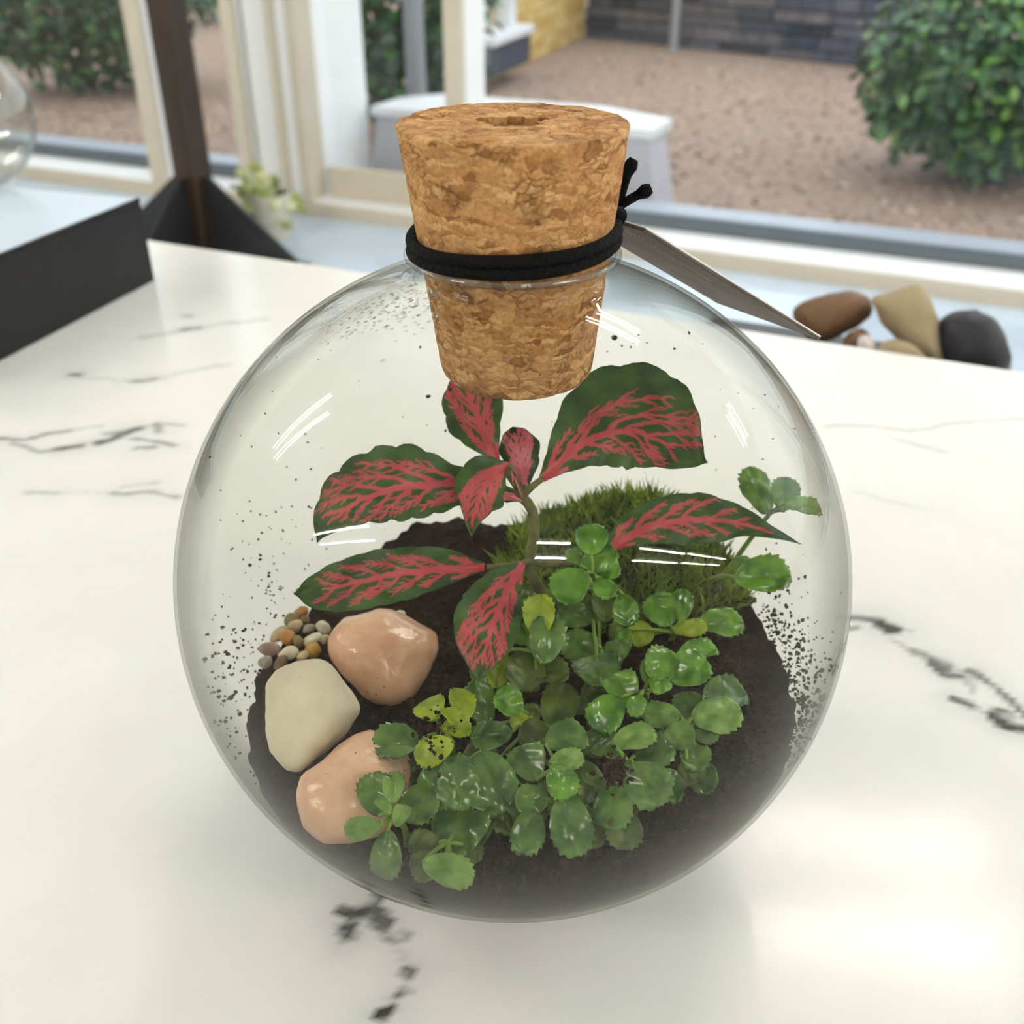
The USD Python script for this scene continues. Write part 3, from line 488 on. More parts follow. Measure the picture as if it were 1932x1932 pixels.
for i, (x, y, a, b, c, lab) in enumerate(PB):
    p = on_z(x, y, 0.0575); s = 1 / ppm(p); rl = np.linalg.norm(p[:2]); lim = 0.0845
    if rl > lim: p[:2] *= lim / rl
    th = RNG.uniform(0, np.pi) * 0.3; ax = RGT * math.cos(th) + UPV * math.sin(th); ay = UPV * math.cos(th) - RGT * math.sin(th)
    obj('gravel_pebble', pebble(p, (ax, ay, -FWD), (a * s * 1.08, b * s * 1.08, min(a, b) * s), 40 + i, 2, 0.1), M['peb_' + c], None, smooth=True, label=lab, cat='pebble', group='gravel pebbles at the left of the soil')

# ------------------------------------------------------------------ red-veined plant
def tree_segments(L, wa, wb, seed, dens, reach):
    """vein segments in leaf coordinates (x along, y across, in pixels): (a, b, ra, rb)"""
    g = np.random.default_rng(seed); S_ = []
    r0 = 9.0 * dens; S_.append(((0, 0), (L * 0.5, 0), r0, r0 * 0.7)); S_.append(((L * 0.5, 0), (L * 0.94 * reach, 0), r0 * 0.7, 2.2))
    def branch(p, ang, ln, r, depth):
        n = 5; q = np.array(p, float); a = ang
        for i in range(n):
            a -= ang * 0.10; step = ln / n; q2 = q + step * np.array([math.cos(a), math.sin(a)]) + g.normal(size=2) * ln * 0.012
            S_.append((tuple(q), tuple(q2), r * (1 - i / n * 0.65), r * (1 - (i + 1) / n * 0.65))); 
            if depth > 0 and i >= 1:
                for sgn in ((1, -1) if depth > 1 else (g.choice([1, -1]),)): branch(q2, a + sgn * g.uniform(0.45, 0.75), ln * g.uniform(0.22, 0.36) * (1 - i / (n + 3)), r * 0.55, depth - 1)
            q = q2
    for sgn, W in ((1, wa), (-1, wb)):
        nb = 7
        for i in range(nb):
            t = (0.04 + 0.84 * i / nb) + g.uniform(-0.02, 0.02); w = max(np.interp(t + 0.14, np.linspace(0, 1, len(W)), W), 4)
            if w < 8: continue
            ang = 0.62 + g.uniform(-0.06, 0.06); branch((t * L, 0), sgn * ang, min(w / math.sin(0.58) * 0.92 * reach, L * (1.02 - t)), 5.2 * dens * (1 - 0.4 * t), 2)
    return S_
def veined_leaf(parent, mid, da, db, a_w, b_w, seed, m, dens=1.0, reach=0.95, tilt=(0.0, 0.0), cup=0.12, arch=0.0, nt=110, nw=60, noise=1.0, label=None, scal=0.05):
    g = np.random.default_rng(seed)
    mp = spline(mid, nt); seglen = np.r_[0, np.cumsum(np.linalg.norm(np.diff(mp, axis=0), axis=1))]; L = seglen[-1]; t = seglen / L
    d = da + (db - da) * t + arch * np.sin(np.pi * t); P = np.array([at_d(x, y, dd) for (x, y), dd in zip(mp, d)])
    A = np.array([np.interp(t, [k for k, _ in a_w], [w for _, w in a_w]), np.interp(t, [k for k, _ in b_w], [w for _, w in b_w])])
    from scipy.ndimage import gaussian_filter1d
    A = np.array([gaussian_filter1d(w, nt * 0.035, mode='nearest') for w in A]); A[:, -1] = np.minimum(A[:, -1], 2)
    fade = np.clip((1 - t) / 0.05, 0, 1) ** 0.6; A = A * fade
    sc = 1 - scal * 0.3 + scal * np.abs(np.sin(t * L / 15.0 + seed)) ** 0.7 + 0.05 * (meshkit.fbm(np.c_[t * L / 9, 0 * t, 0 * t], 2, seed) - 0.5); A = A * sc
    tan = np.gradient(P, axis=0); tan /= np.linalg.norm(tan, axis=1, keepdims=True); tp = np.gradient(mp, axis=0); tp /= np.linalg.norm(tp, axis=1, keepdims=True)
    nh = unit(CAM - P.mean(0)) + tilt[0] * RGT + tilt[1] * np.array([0, 0, 1.0]); lat = np.cross(nh, tan); lat /= np.linalg.norm(lat, axis=1, keepdims=True)
    perp = np.stack([tp[:, 1], -tp[:, 0]], 1); h = 1e-4; pj = (px(P + lat * h) - px(P)) / h; sg = np.sign((pj * perp).sum(1).mean()); lat *= sg; pj *= sg
    k = 1 / np.maximum((pj * perp).sum(1), 2500)
    s = np.linspace(-1, 1, nw); nrm = np.cross(tan, lat); nrm *= np.sign((nrm * (CAM - P)).sum(1))[:, None]
    W = np.where(s[None] >= 0, A[0][:, None], A[1][:, None]) * s[None]                    # pixels across
    off = W * k[:, None]
    lift = cup * np.abs(off) ** 1.5 * 4.0 + 0.00045 * np.sin(t[:, None] * L / 13 + np.abs(s) * 5)     # cupped and quilted
    V = P[:, None] + lat[:, None] * off[..., None] + nrm[:, None] * lift[..., None]
    # keep inside the glass
    e = V - BALL; r = np.linalg.norm(e, axis=-1, keepdims=True); V = BALL + e * np.minimum(1, (RI - 0.0012) / r)
    X = np.broadcast_to((t * L)[:, None], W.shape).ravel(); Y = W.ravel(); Q = np.stack([X, Y], 1)
    wn = np.stack([meshkit.fbm(np.c_[Q / 16, Q[:, :1] * 0], 3, seed), meshkit.fbm(np.c_[Q / 16 + 40, Q[:, :1] * 0], 3, seed + 1)], 1) - 0.5; Q = Q + wn * 9 * noise
    vein = np.zeros(len(Q)); ta = np.linspace(0, 1, 12)
    for (p0, p1, r0, r1) in tree_segments(L, np.interp(ta, t, A[0]), np.interp(ta, t, A[1]), seed, dens, reach):
        p0, p1 = np.array(p0), np.array(p1); ab = p1 - p0; tt = np.clip((Q - p0) @ ab / (ab @ ab + 1e-9), 0, 1); dist = np.linalg.norm(Q - p0 - tt[:, None] * ab, axis=1); rr = r0 + (r1 - r0) * tt
        vein = np.maximum(vein, np.clip((rr + 0.9 - dist) / 1.8, 0, 1))
    edge = np.minimum(1, (1 - np.abs(np.broadcast_to(s, W.shape)).ravel()) / 0.10); vein *= edge
    top = V.reshape(-1, 3); bot = (V - nrm[:, None] * 0.00035).reshape(-1, 3)
    i, j = np.meshgrid(np.arange(nt - 1), np.arange(nw - 1), indexing='ij'); q = (i * nw + j).ravel(); F1 = np.vstack([np.stack([q, q + 1, q + nw + 1], 1), np.stack([q, q + nw + 1, q + nw], 1)])
    n = nt * nw; rim = np.r_[np.arange(nw), np.arange(1, nt) * nw + nw - 1, (nt - 1) * nw + np.arange(nw - 2, -1, -1), np.arange(nt - 2, 0, -1) * nw]; r2 = np.roll(rim, -1)
    F_all = np.vstack([F1, F1[:, ::-1] + n, np.stack([rim, r2 + n, r2], 1), np.stack([rim, rim + n, r2 + n], 1)])
    fn = np.cross(top[F1[:200, 1]] - top[F1[:200, 0]], top[F1[:200, 2]] - top[F1[:200, 0]]).sum(0)
    if fn @ nrm.mean(0) < 0: F_all = F_all[:, ::-1]
    obj('leaf', trimesh.Trimesh(np.vstack([top, bot]), F_all, process=False), m, parent, True, dict(vein=np.r_[vein, vein * 0.4]), label=label)
    return P
fp = thing('veined_plant', 'plant with large dark green leaves and red veins in the middle of the globe', 'plant')
zb = float(soil_h(0.0155, 0.034)); FB = np.array([0.0155, 0.034, zb - 0.004]); NODE1 = at_d(985, 938, 0.327); NODE2 = at_d(1000, 1062, 0.331)
obj('stem', tube(spline([FB, at_d(1038, 1130, 0.344), NODE2, at_d(1008, 1000, 0.329), NODE1], 30), np.linspace(0.0021, 0.0017, 30), 12), M['fit_stem'], fp, smooth=True)
def petiole(a, b, c, r0=0.0013, r1=0.0010): obj('petiole', tube(spline([a, b, c], 12), np.linspace(r0, r1, 12), 8), M['fit_stem'], fp, smooth=True)
VL = lambda *a, **k: veined_leaf(fp, *a, **k)
VL([(940, 876), (916, 822), (890, 760), (868, 690)], 0.330, 0.341, [(0, 3), (.2, 28), (.4, 55), (.6, 56), (.8, 42), (1, 0)], [(0, 3), (.2, 18), (.4, 40), (.6, 58), (.8, 50), (1, 0)], 11, M['fit'], 0.95, scal=0.14, tilt=(0.15, -0.1))
VL([(990, 922), (982, 872), (967, 806)], 0.331, 0.337, [(0, 6), (.4, 28), (.7, 34), (.9, 24), (1, 6)], [(0, 6), (.4, 35), (.7, 40), (.9, 26), (1, 6)], 12, M['fit_pink'], 0.8, scal=0.12, nt=80, nw=44)
VL([(1022, 905), (1060, 868), (1120, 826), (1200, 815), (1270, 845), (1335, 873)], 0.326, 0.312, [(0, 6), (.15, 36), (.3, 82), (.45, 122), (.6, 126), (.75, 104), (.9, 52), (1, 0)], [(0, 4), (.2, 35), (.4, 62), (.6, 72), (.8, 45), (.93, 18), (1, 0)], 13, M['fit'], 0.95, 0.86, tilt=(-0.1, 0.1), nt=140, nw=84, label='largest leaf, dark green with a red vein web')
VL([(930, 912), (850, 912), (760, 920), (690, 940), (640, 970), (598, 1025)], 0.327, 0.310, [(0, 5), (.15, 38), (.3, 55), (.5, 60), (.7, 45), (.87, 22), (1, 0)], [(0, 5), (.2, 36), (.4, 78), (.55, 80), (.7, 72), (.85, 44), (1, 0)], 14, M['fit'], 1.0, scal=0.12, tilt=(0.0, 0.25), nt=130, nw=76)
VL([(1140, 1046), (1200, 1005), (1280, 982), (1380, 985), (1450, 1003), (1512, 1027)], 0.338, 0.345, [(0, 3), (.15, 38), (.3, 48), (.5, 50), (.7, 31), (.85, 11), (1, 0)], [(0, 3), (.2, 28), (.4, 48), (.6, 42), (.72, 20), (.85, 10), (1, 0)], 16, M['fit'], 0.9, 0.9, tilt=(0.0, 0.2), nt=130, nw=60)
VL([(915, 1070), (830, 1075), (740, 1085), (650, 1105), (553, 1120)], 0.328, 0.322, [(0, 5), (.2, 30), (.4, 50), (.6, 52), (.8, 46), (.94, 26), (1, 0)], [(0, 8), (.2, 42), (.4, 48), (.6, 52), (.8, 44), (.94, 24), (1, 0)], 17, M['fit'], 0.85, 0.9, tilt=(0.05, 0.25), nt=130, nw=66)
VL([(960, 875), (925, 905), (900, 950), (890, 1012)], 0.325, 0.308, [(0, 3), (.3, 35), (.5, 45), (.7, 28), (.85, 11), (1, 0)], [(0, 3), (.15, 38), (.35, 58), (.55, 46), (.75, 20), (1, 0)], 15, M['fit'], 0.85, scal=0.14, nt=90, nw=56)
VL([(988, 1062), (960, 1110), (930, 1180), (903, 1284)], 0.326, 0.292, [(0, 5), (.2, 22), (.4, 45), (.6, 52), (.8, 38), (.93, 15), (1, 0)], [(0, 5), (.2, 50), (.4, 72), (.6, 74), (.8, 50), (.93, 18), (1, 0)], 18, M['fit'], 0.92, 0.92, tilt=(0.0, 0.2), nt=120, nw=72)
VL([(985, 945), (955, 935), (925, 938)], 0.326, 0.320, [(0, 3), (.5, 14), (1, 0)], [(0, 3), (.5, 14), (1, 0)], 21, M['fit_pink'], 0.4, nt=40, nw=24)
VL([(985, 938), (972, 905), (962, 880)], 0.326, 0.322, [(0, 3), (.5, 9), (1, 0)], [(0, 3), (.5, 9), (1, 0)], 22, M['fit_pink'], 0.5, nt=40, nw=24)
petiole(NODE1, at_d(1002, 920, 0.326), at_d(1024, 903, 0.326)); petiole(NODE1, at_d(960, 925, 0.326), at_d(932, 912, 0.327)); petiole(NODE1, at_d(990, 930, 0.328), at_d(990, 918, 0.331)); petiole(NODE1, at_d(962, 900, 0.329), at_d(941, 878, 0.330)); petiole(NODE1, at_d(972, 905, 0.325), at_d(961, 876, 0.325))
petiole(NODE2, at_d(960, 1068, 0.329), at_d(918, 1070, 0.328)); petiole(NODE2, at_d(994, 1060, 0.328), at_d(986, 1064, 0.326)); petiole(NODE2, at_d(1070, 1062, 0.335), at_d(1142, 1045, 0.338))

# ------------------------------------------------------------------ small-leaved creeping plants
def leaf_unit(seed, nt=19, nw=13):
    """Rounded, blunt-toothed leaf on the unit square: x 0..1 along, y across, closed shell."""
    g = np.random.default_rng(seed); ph = np.linspace(0.10, np.pi - 0.16, nt); t = (1 - np.cos(ph)) / 2; s = np.linspace(-1, 1, nw)
    w = 0.5 * np.sin(ph) ** 0.92 * (0.74 + 0.42 * t)
    X = np.broadcast_to(t[:, None], (nt, nw)) * 1.0; tooth = ((np.arange(nt) % 2) * 2 - 1)[:, None] * np.clip(t * 2.2 - 0.5, 0, 1)[:, None]
    Y = w[:, None] * s[None] * (1 + 0.045 * tooth * (np.abs(s) > 0.95)[None]) + 0.012 * g.normal() * t[:, None]
    X = X + 0.03 * np.where(np.abs(s) > 0.95, 1, 0)[None] * tooth + np.where((np.arange(nt) == nt - 1)[:, None], 0.02 * ((np.arange(nw) % 2) * 2 - 1)[None], 0)
    cup = g.uniform(-0.35, 0.55); Z = cup * Y ** 2 * 1.6 - g.uniform(0.05, 0.5) * (X - 0.4) ** 2 + 0.025 * np.sin(X * 13 + np.abs(s)[None] * 4) + 0.06 * np.abs(s)[None] * w[:, None] - 0.045 * np.exp(-(s / 0.16) ** 2)[None] * np.sin(ph)[:, None] + 0.016 * np.sin((X * 5.5 - np.abs(s)[None] * 1.3) * 2 * np.pi) * np.abs(s)[None]
    return X, Y, Z
def small_leaf(parent, cx, cy, rx, ry, z, root, mname, seed, up=0.55, name='leaf'):
    p = on_z(cx, cy, z); r = np.linalg.norm(p - BALL)
    if r > RI - 0.006:                                  # too near the wall: come towards the viewer, but stay on this line of sight
        q = on_ball(cx, cy, (p - BALL) @ ray(cx, cy) > 0, RI - 0.006)
        if q is not None: p = q
    g = np.random.default_rng(seed); up = np.clip(up + g.uniform(-0.22, 0.25), 0.1, 0.9); size = 2.30 * max(rx, ry) / ppm(p); asp = min(rx, ry) / max(rx, ry)
    n = unit(up * np.array([0, 0, 1.0]) + (1 - up) * unit(CAM - p) * 1.1 + g.normal(size=3) * 0.17)
    # direction of the long axis in the picture
    if abs(rx - ry) < 4: dv = p - root
    else:
        dv = (RGT if rx > ry else UPV) * 1.0
        if dv @ (p - root) < 0: dv = -dv
        dv = dv + 0.45 * unit(p - root + 1e-6)
    a = unit(dv - n * (dv @ n)); b = np.cross(n, a); X, Y, Z = leaf_unit(seed)
    wid = max(asp, 0.6) * 1.06
    V = p + ((X - 0.5)[..., None] * a + (Y * wid)[..., None] * b) * size + Z[..., None] * n * size * 0.9
    nt, nw = X.shape; top = V.reshape(-1, 3)
    e = top - BALL; rr = np.linalg.norm(e, axis=1, keepdims=True); top = BALL + e * np.minimum(1, (RI - 0.0012) / rr)
    bot = top - n * 0.0004; i, j = np.meshgrid(np.arange(nt - 1), np.arange(nw - 1), indexing='ij'); q = (i * nw + j).ravel(); F1 = np.vstack([np.stack([q, q + nw, q + nw + 1], 1), np.stack([q, q + nw + 1, q + 1], 1)])
    N = nt * nw; rim = np.r_[np.arange(nw), np.arange(1, nt) * nw + nw - 1, (nt - 1) * nw + np.arange(nw - 2, -1, -1), np.arange(nt - 2, 0, -1) * nw]; r2 = np.roll(rim, -1)
    F = np.vstack([F1, F1[:, ::-1] + N, np.stack([rim, r2, r2 + N], 1), np.stack([rim, r2 + N, rim + N], 1)])
    lf = obj(name, trimesh.Trimesh(np.vstack([top, bot]), F, process=False), M[mname], parent, True)
    return top[: nw].mean(0), lf
LM = dict(f='leaf_fresh', m='leaf_mid', o='leaf_olive', y='leaf_yellow', p='leaf_pale')
def sprig(label, root_px, node_px, node_h, leaves, seed, up=0.55, fill=3):
    t = thing('creeping_plant', label, 'plant', 'small-leaved creeping plants in the globe')
    p0 = on_z(*root_px, 0.056)
    if np.hypot(*p0[:2]) > 0.080: p0[:2] *= 0.080 / np.hypot(*p0[:2])
    p0[2] = float(soil_h(p0[0], p0[1])) - 0.002
    nd = on_z(*node_px, 0.056 + node_h)
    e = np.linalg.norm(nd - BALL)
    if e > RI - 0.004: nd = BALL + (nd - BALL) * (RI - 0.004) / e
    mid = (p0 + nd) / 2 + np.array([0.001, 0.0, 0.003])
    obj('stem', tube(spline([p0, mid, nd], 14), np.linspace(0.0011, 0.0008, 14), 8), M['sprig_stem'], t, smooth=True)
    for i, (x, y, rx, ry, c, dh) in enumerate(leaves):
        base, lf = small_leaf(t, x, y, rx, ry, 0.056 + node_h + dh, nd, LM[c], seed * 100 + i, up)
        if np.linalg.norm(base - nd) > 0.002: obj('petiole', tube(spline([nd, (nd + base) / 2 + np.array([0, 0, 0.0008]), base], 7), 0.0006, 6), M['sprig_stem'], lf, smooth=True)
    g = np.random.default_rng(seed + 900)
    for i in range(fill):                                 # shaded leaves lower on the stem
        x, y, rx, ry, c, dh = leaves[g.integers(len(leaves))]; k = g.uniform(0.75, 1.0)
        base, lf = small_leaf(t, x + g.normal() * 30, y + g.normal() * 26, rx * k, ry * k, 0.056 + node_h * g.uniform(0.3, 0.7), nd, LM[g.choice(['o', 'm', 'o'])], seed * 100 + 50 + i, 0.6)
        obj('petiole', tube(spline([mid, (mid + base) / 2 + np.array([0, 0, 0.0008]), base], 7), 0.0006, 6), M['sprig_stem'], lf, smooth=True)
    return t
ya = sprig('yellow green sprig with soil flecked leaves beside the rounded peach stone', (850, 1430), (838, 1385), 0.018, [(750, 1400, 37, 40, 'm', 0), (811, 1334, 29, 27, 'y', .006), (872, 1328, 24, 30, 'y', .005), (818, 1414, 34, 26, 'y', .006), (862, 1372, 24, 20, 'y', .004), (850, 1350, 16, 20, 'y', .008)], 1, fill=1)
its = []
for _ in range(70):
    x, y = RNG.normal(822, 18), RNG.normal(1378, 26); its.append(crumb(on_z(x, y, 0.0812), RNG.uniform(0.0002, 0.0006), 9000 + len(its)))
obj('soil_flecks', lump(its), M['crumb'], ya, kind='stuff')
sprig('pale sprig with narrow leaves lowest in front of the rounded peach stone', (765, 1570), (740, 1540), 0.016, [(710, 1498, 30, 36, 'm', 0.002), (684, 1562, 31, 19, 'p', 0), (728, 1614, 26, 40, 'm', 0), (742, 1484, 13, 30, 'p', .004), (758, 1536, 15, 22, 'p', .004), (726, 1518, 10, 18, 'p', .006)], 2, up=0.3, fill=0)
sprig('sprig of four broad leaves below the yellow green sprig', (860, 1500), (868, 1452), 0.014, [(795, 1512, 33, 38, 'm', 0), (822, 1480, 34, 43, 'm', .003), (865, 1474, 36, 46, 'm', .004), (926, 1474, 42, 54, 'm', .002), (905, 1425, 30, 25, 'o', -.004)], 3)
sprig('low sprig pressed against the front glass at the bottom', (850, 1570), (845, 1590), 0.008, [(868, 1560, 50, 54, 'm', 0), (800, 1592, 24, 26, 'o', 0), (808, 1632, 31, 24, 'o', 0), (846, 1642, 44, 24, 'p', .005), (905, 1560, 22, 36, 'o', -.002)], 4, up=0.12, fill=1)
sprig('sprig with one bright young leaf at the centre of the front plants', (1040, 1480), (1050, 1450), 0.016, [(997, 1436, 31, 36, 'm', 0), (1069, 1391, 36, 32, 'm', .006), (1070, 1432, 28, 18, 'p', .006), (1058, 1474, 30, 27, 'f', .006), (1107, 1470, 28, 40, 'm', -.002), (1095, 1500, 24, 22, 'o', -.003)], 5)
sprig('sprig with a long oval leaf hanging lowest near the middle front', (1020, 1540), (1035, 1515), 0.012, [(1003, 1508, 28, 26, 'm', .004), (997, 1562, 28, 44, 'm', .002), (974, 1512, 20, 36, 'm', 0), (1077, 1554, 35, 52, 'm', .003), (1120, 1574, 17, 22, 'o', -.003), (1040, 1500, 24, 30, 'o', -.002)], 6)
sp7 = sprig('sprig of large round hazy leaves at the right front of the plants', (1190, 1480), (1185, 1440), 0.014, [(1197, 1388, 38, 24, 'p', .005), (1146, 1410, 27, 27, 'm', .002), (1232, 1416, 34, 30, 'm', .001), (1218, 1478, 40, 42, 'm', .003), (1264, 1478, 20, 32, 'm', -.001), (1155, 1518, 33, 40, 'm', .002), (1178, 1564, 30, 32, 'o', -.001)], 7)
obj('soil_flecks', lump([crumb(on_z(RNG.normal(1158, 14), RNG.normal(1452, 16), 0.076), RNG.uniform(0.0003, 0.0008), 9500 + k) for k in range(90)]), M['crumb'], sp7, kind='stuff')
sprig('sprig reaching farthest right with pale shiny leaves', (1290, 1420), (1290, 1380), 0.013, [(1352, 1346, 42, 33, 'p', .004), (1296, 1330, 25, 30, 'm', .002), (1248, 1346, 32, 24, 'p', .003), (1284, 1386, 25, 26, 'm', .003), (1312, 1424, 25, 32, 'm', 0), (1296, 1458, 18, 22, 'o', -.002), (1330, 1380, 22, 22, 'm', 0)], 8)
sprig('bright green glossy sprig in the middle right of the plants', (1210, 1340), (1215, 1305), 0.020, [(1143, 1342, 35, 32, 'f', .002), (1174, 1298, 28, 34, 'f', .002), (1202, 1330, 17, 20, 'f', .004), (1246, 1252, 28, 30, 'f', .005), (1299, 1262, 33, 36, 'f', .003), (1318, 1227, 34, 18, 'f', .001), (1246, 1290, 18, 24, 'f', .004), (1224, 1262, 14, 26, 'f', .002)], 9)
sprig('grey green sprig of two large leaves left of the bright glossy sprig', (1120, 1300), (1130, 1280), 0.018, [(1126, 1262, 40, 38, 'm', .002), (1098, 1216, 34, 30, 'm', 0), (1160, 1232, 22, 34, 'm', 0), (1085, 1160, 30, 22, 'm', .003)], 10)
sprig('sprig with a flat glossy leaf standing right on bare soil', (1262, 1220), (1272, 1195), 0.012, [(1362, 1171, 38, 27, 'f', .004), (1300, 1182, 28, 13, 'y', .004), (1211, 1194, 22, 22, 'y', 0), (1248, 1150, 27, 30, 'f', .006), (1286, 1138, 19, 30, 'f', .008), (1175, 1212, 12, 26, 'f', .002)], 11)
sprig('tallest upright sprig crossing the right veined leaf', (1120, 1180), (1118, 1085), 0.045, [(1116, 1016, 27, 28, 'f', .010), (1130, 1054, 32, 24, 'f', .004), (1076, 1103, 34, 33, 'f', 0), (1180, 1150, 22, 28, 'f', -.012), (1140, 1106, 20, 22, 'f', 0), (1085, 1050, 14, 15, 'p', .002), (1150, 1075, 18, 16, 'f', 0)], 12, up=0.4, fill=5)
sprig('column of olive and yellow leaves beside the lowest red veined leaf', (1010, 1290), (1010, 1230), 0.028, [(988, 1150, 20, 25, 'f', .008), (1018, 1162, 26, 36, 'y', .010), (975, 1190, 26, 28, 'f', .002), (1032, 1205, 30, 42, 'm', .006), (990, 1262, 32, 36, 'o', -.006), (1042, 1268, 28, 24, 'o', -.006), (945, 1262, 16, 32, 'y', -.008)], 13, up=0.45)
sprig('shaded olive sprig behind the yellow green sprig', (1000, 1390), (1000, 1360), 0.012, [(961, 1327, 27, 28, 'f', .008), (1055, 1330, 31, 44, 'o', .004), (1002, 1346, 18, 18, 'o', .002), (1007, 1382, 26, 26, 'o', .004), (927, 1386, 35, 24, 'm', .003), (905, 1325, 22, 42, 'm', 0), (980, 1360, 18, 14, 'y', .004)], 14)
sprig('pale three leaved sprig sticking up at the back right glass', (1440, 1120), (1450, 972), 0.042, [(1432, 922, 20, 44, 'p', .012), (1480, 932, 24, 28, 'p', .008), (1518, 954, 30, 14, 'p', .002)], 15, up=0.25, fill=0)
sprig('single broad dark leaf at the right edge of the moss', (1385, 1120), (1398, 1098), 0.028, [(1438, 1086, 46, 31, 'f', .004), (1400, 1070, 14, 20, 'p', .004)], 16, up=0.4, fill=0)

# ------------------------------------------------------------------ other things on and beyond the table
rz = thing('display_riser', 'low black display riser with pale blue top at the left of the marble table', 'display riser')
RZ = 0.069; b0 = on_z(-140, 756, 0.0); b1 = on_z(293, 529, 0.0); rd = unit(np.array([b1[0] - b0[0], b1[1] - b0[1], 0])); rs = np.array([-rd[1], rd[0], 0.0])
def rzbox(lo, hi, r): b = rbox(lo, hi, r); b.vertices = frame_pts(b.vertices, b0, rd, rs, np.array([0, 0, 1.0])); return b
LR = np.linalg.norm((b1 - b0)[:2])
obj('riser_body', rzbox((0, 0.0, 0.0), (LR, 0.34, RZ - 0.004), 0.001), M['black_plastic'], rz)
obj('riser_top', rzbox((0, 0.0022, RZ - 0.004), (LR - 0.0022, 0.34, RZ), 0.0008), M['riser_top'], rz)
obj('riser_edge', rzbox((0, 0.0, RZ - 0.004), (LR, 0.0022, RZ), 0.0006), M['black_plastic'], rz)
c2 = on_z(-45, 356, RZ); dd = np.linalg.norm(c2 + np.array([0, 0, 0.05]) - CAM)
g2 = thing('small_glass_globe', 'clear glass globe standing on the riser, cut by the left edge', 'glass globe')
r2 = 0.0585; cz = r2 * 0.965
pr2 = [(0.0, 0.0006), (r2 * 0.24, 0.0)] + arc(cz, r2, -74.0, 72, 50) + [(r2 * 0.29, cz + r2 * 0.99), (r2 * 0.31, cz + r2 * 1.04), (r2 * 0.29, cz + r2 * 1.05), (r2 * 0.27, cz + r2 * 1.0)] + arc(cz, r2 - 0.0016, 72, -73, 48) + [(0.0, 0.0026)]
obj('globe_wall', lathe(pr2, 96, c2), M['clear'], g2, smooth=60)

pc = on_n(367, 350, 2.8); pu = pc @ EU
po = thing('wooden_post', 'dark brown square post in a black steel foot behind the table', 'post')
rb('post_shaft', (pu - 0.05, 2.75, FLOOR + 0.012), (pu + 0.05, 2.85, CEIL), M['wood_post'], po, r=0.006)
rb('base_plate', (pu - 0.44, 2.74, FLOOR), (pu + 0.44, 2.86, FLOOR + 0.012), M['dark_steel'], po, r=0.003); rb('base_plate', (pu - 0.06, 2.38, FLOOR), (pu + 0.06, 3.0, FLOOR + 0.0118), M['dark_steel'], po, r=0.003)
gh = 0.30
for ax, sg, off in ((0, 1, 0), (0, -1, 0), (1, 1, 0), (1, -1, 0)):
    R_ = 0.43 if ax == 0 else (0.19 if sg > 0 else 0.41); tri = np.array([(0.05, FLOOR + 0.012), (R_, FLOOR + 0.012), (R_, FLOOR + 0.03), (0.075, FLOOR + gh), (0.05, FLOOR + gh)])
    v = []
    for w in (-0.006, 0.006):
        for a, z in tri:
            u_, n_ = ((pu + sg * a, 2.8 + w) if ax == 0 else (pu + w, 2.8 + sg * a)); v.append(room(u_, n_, z))
    obj('gusset_plate', trimesh.convex.convex_hull(np.array(v)), M['dark_steel'], po)

pt = thing('potted_plant', 'small plant with pale variegated leaves in a cream pot by the window', 'plant')
pn = 3.12; pp0 = on_n(520, 470, pn); pc2 = np.array([pp0[0], pp0[1], FLOOR])
obj('plant_pot', lathe([(0.0, 0.0), (0.062, 0.0), (0.066, 0.01), (0.085, 0.155), (0.088, 0.16), (0.088, 0.175), (0.080, 0.175), (0.076, 0.15), (0.0, 0.148)], 40, pc2), M['pot'], pt, smooth=40)
obj('pot_soil', lathe([(0.0, 0.15), (0.04, 0.153), (0.079, 0.151), (0.079, 0.140), (0.0, 0.138)], 24, pc2), M['soil'], pt, smooth=40)
ctr = on_n(500, 378, pn)
for i in range(60):
    d = unit(RNG.normal(size=3) * np.array([1.0, 1.0, 0.9]) + np.array([0, 0, 0.25])); q = ctr + d * RNG.uniform(0.04, 0.125) * np.array([1, 1, 1.15]); X, Y, Z = leaf_unit(300 + i); n = unit(RNG.normal(size=3) + np.array([0, -0.6, 0.8])); a = unit(d - n * (d @ n)); b = np.cross(n, a); sz = RNG.uniform(0.05, 0.085)
    V = (q + ((X - 0.5)[..., None] * a + (Y * 0.8)[..., None] * b + Z[..., None] * n) * sz).reshape(-1, 3); nt, nw = X.shape; ii, jj = np.meshgrid(np.arange(nt - 1), np.arange(nw - 1), indexing='ij'); k = (ii * nw + jj).ravel(); F1 = np.vstack([np.stack([k, k + nw, k + nw + 1], 1), np.stack([k, k + nw + 1, k + 1], 1)])
    N = len(V); obj('leaf', trimesh.Trimesh(np.vstack([V, V - n * 0.0008]), np.vstack([F1, F1[:, ::-1] + N]), process=False), M['var_leaf' if i % 3 else 'var_leaf2'], pt, True)
for i in range(4):
    a = pc2 + np.array([0.02 * math.cos(i * 1.6), 0.02 * math.sin(i * 1.6), 0.15]); obj('stem', tube(spline([a, (a + ctr) / 2 + RNG.normal(size=3) * 0.01, ctr + RNG.normal(size=3) * 0.03], 10), 0.0035, 7), M['sprig_stem'], pt, smooth=True)

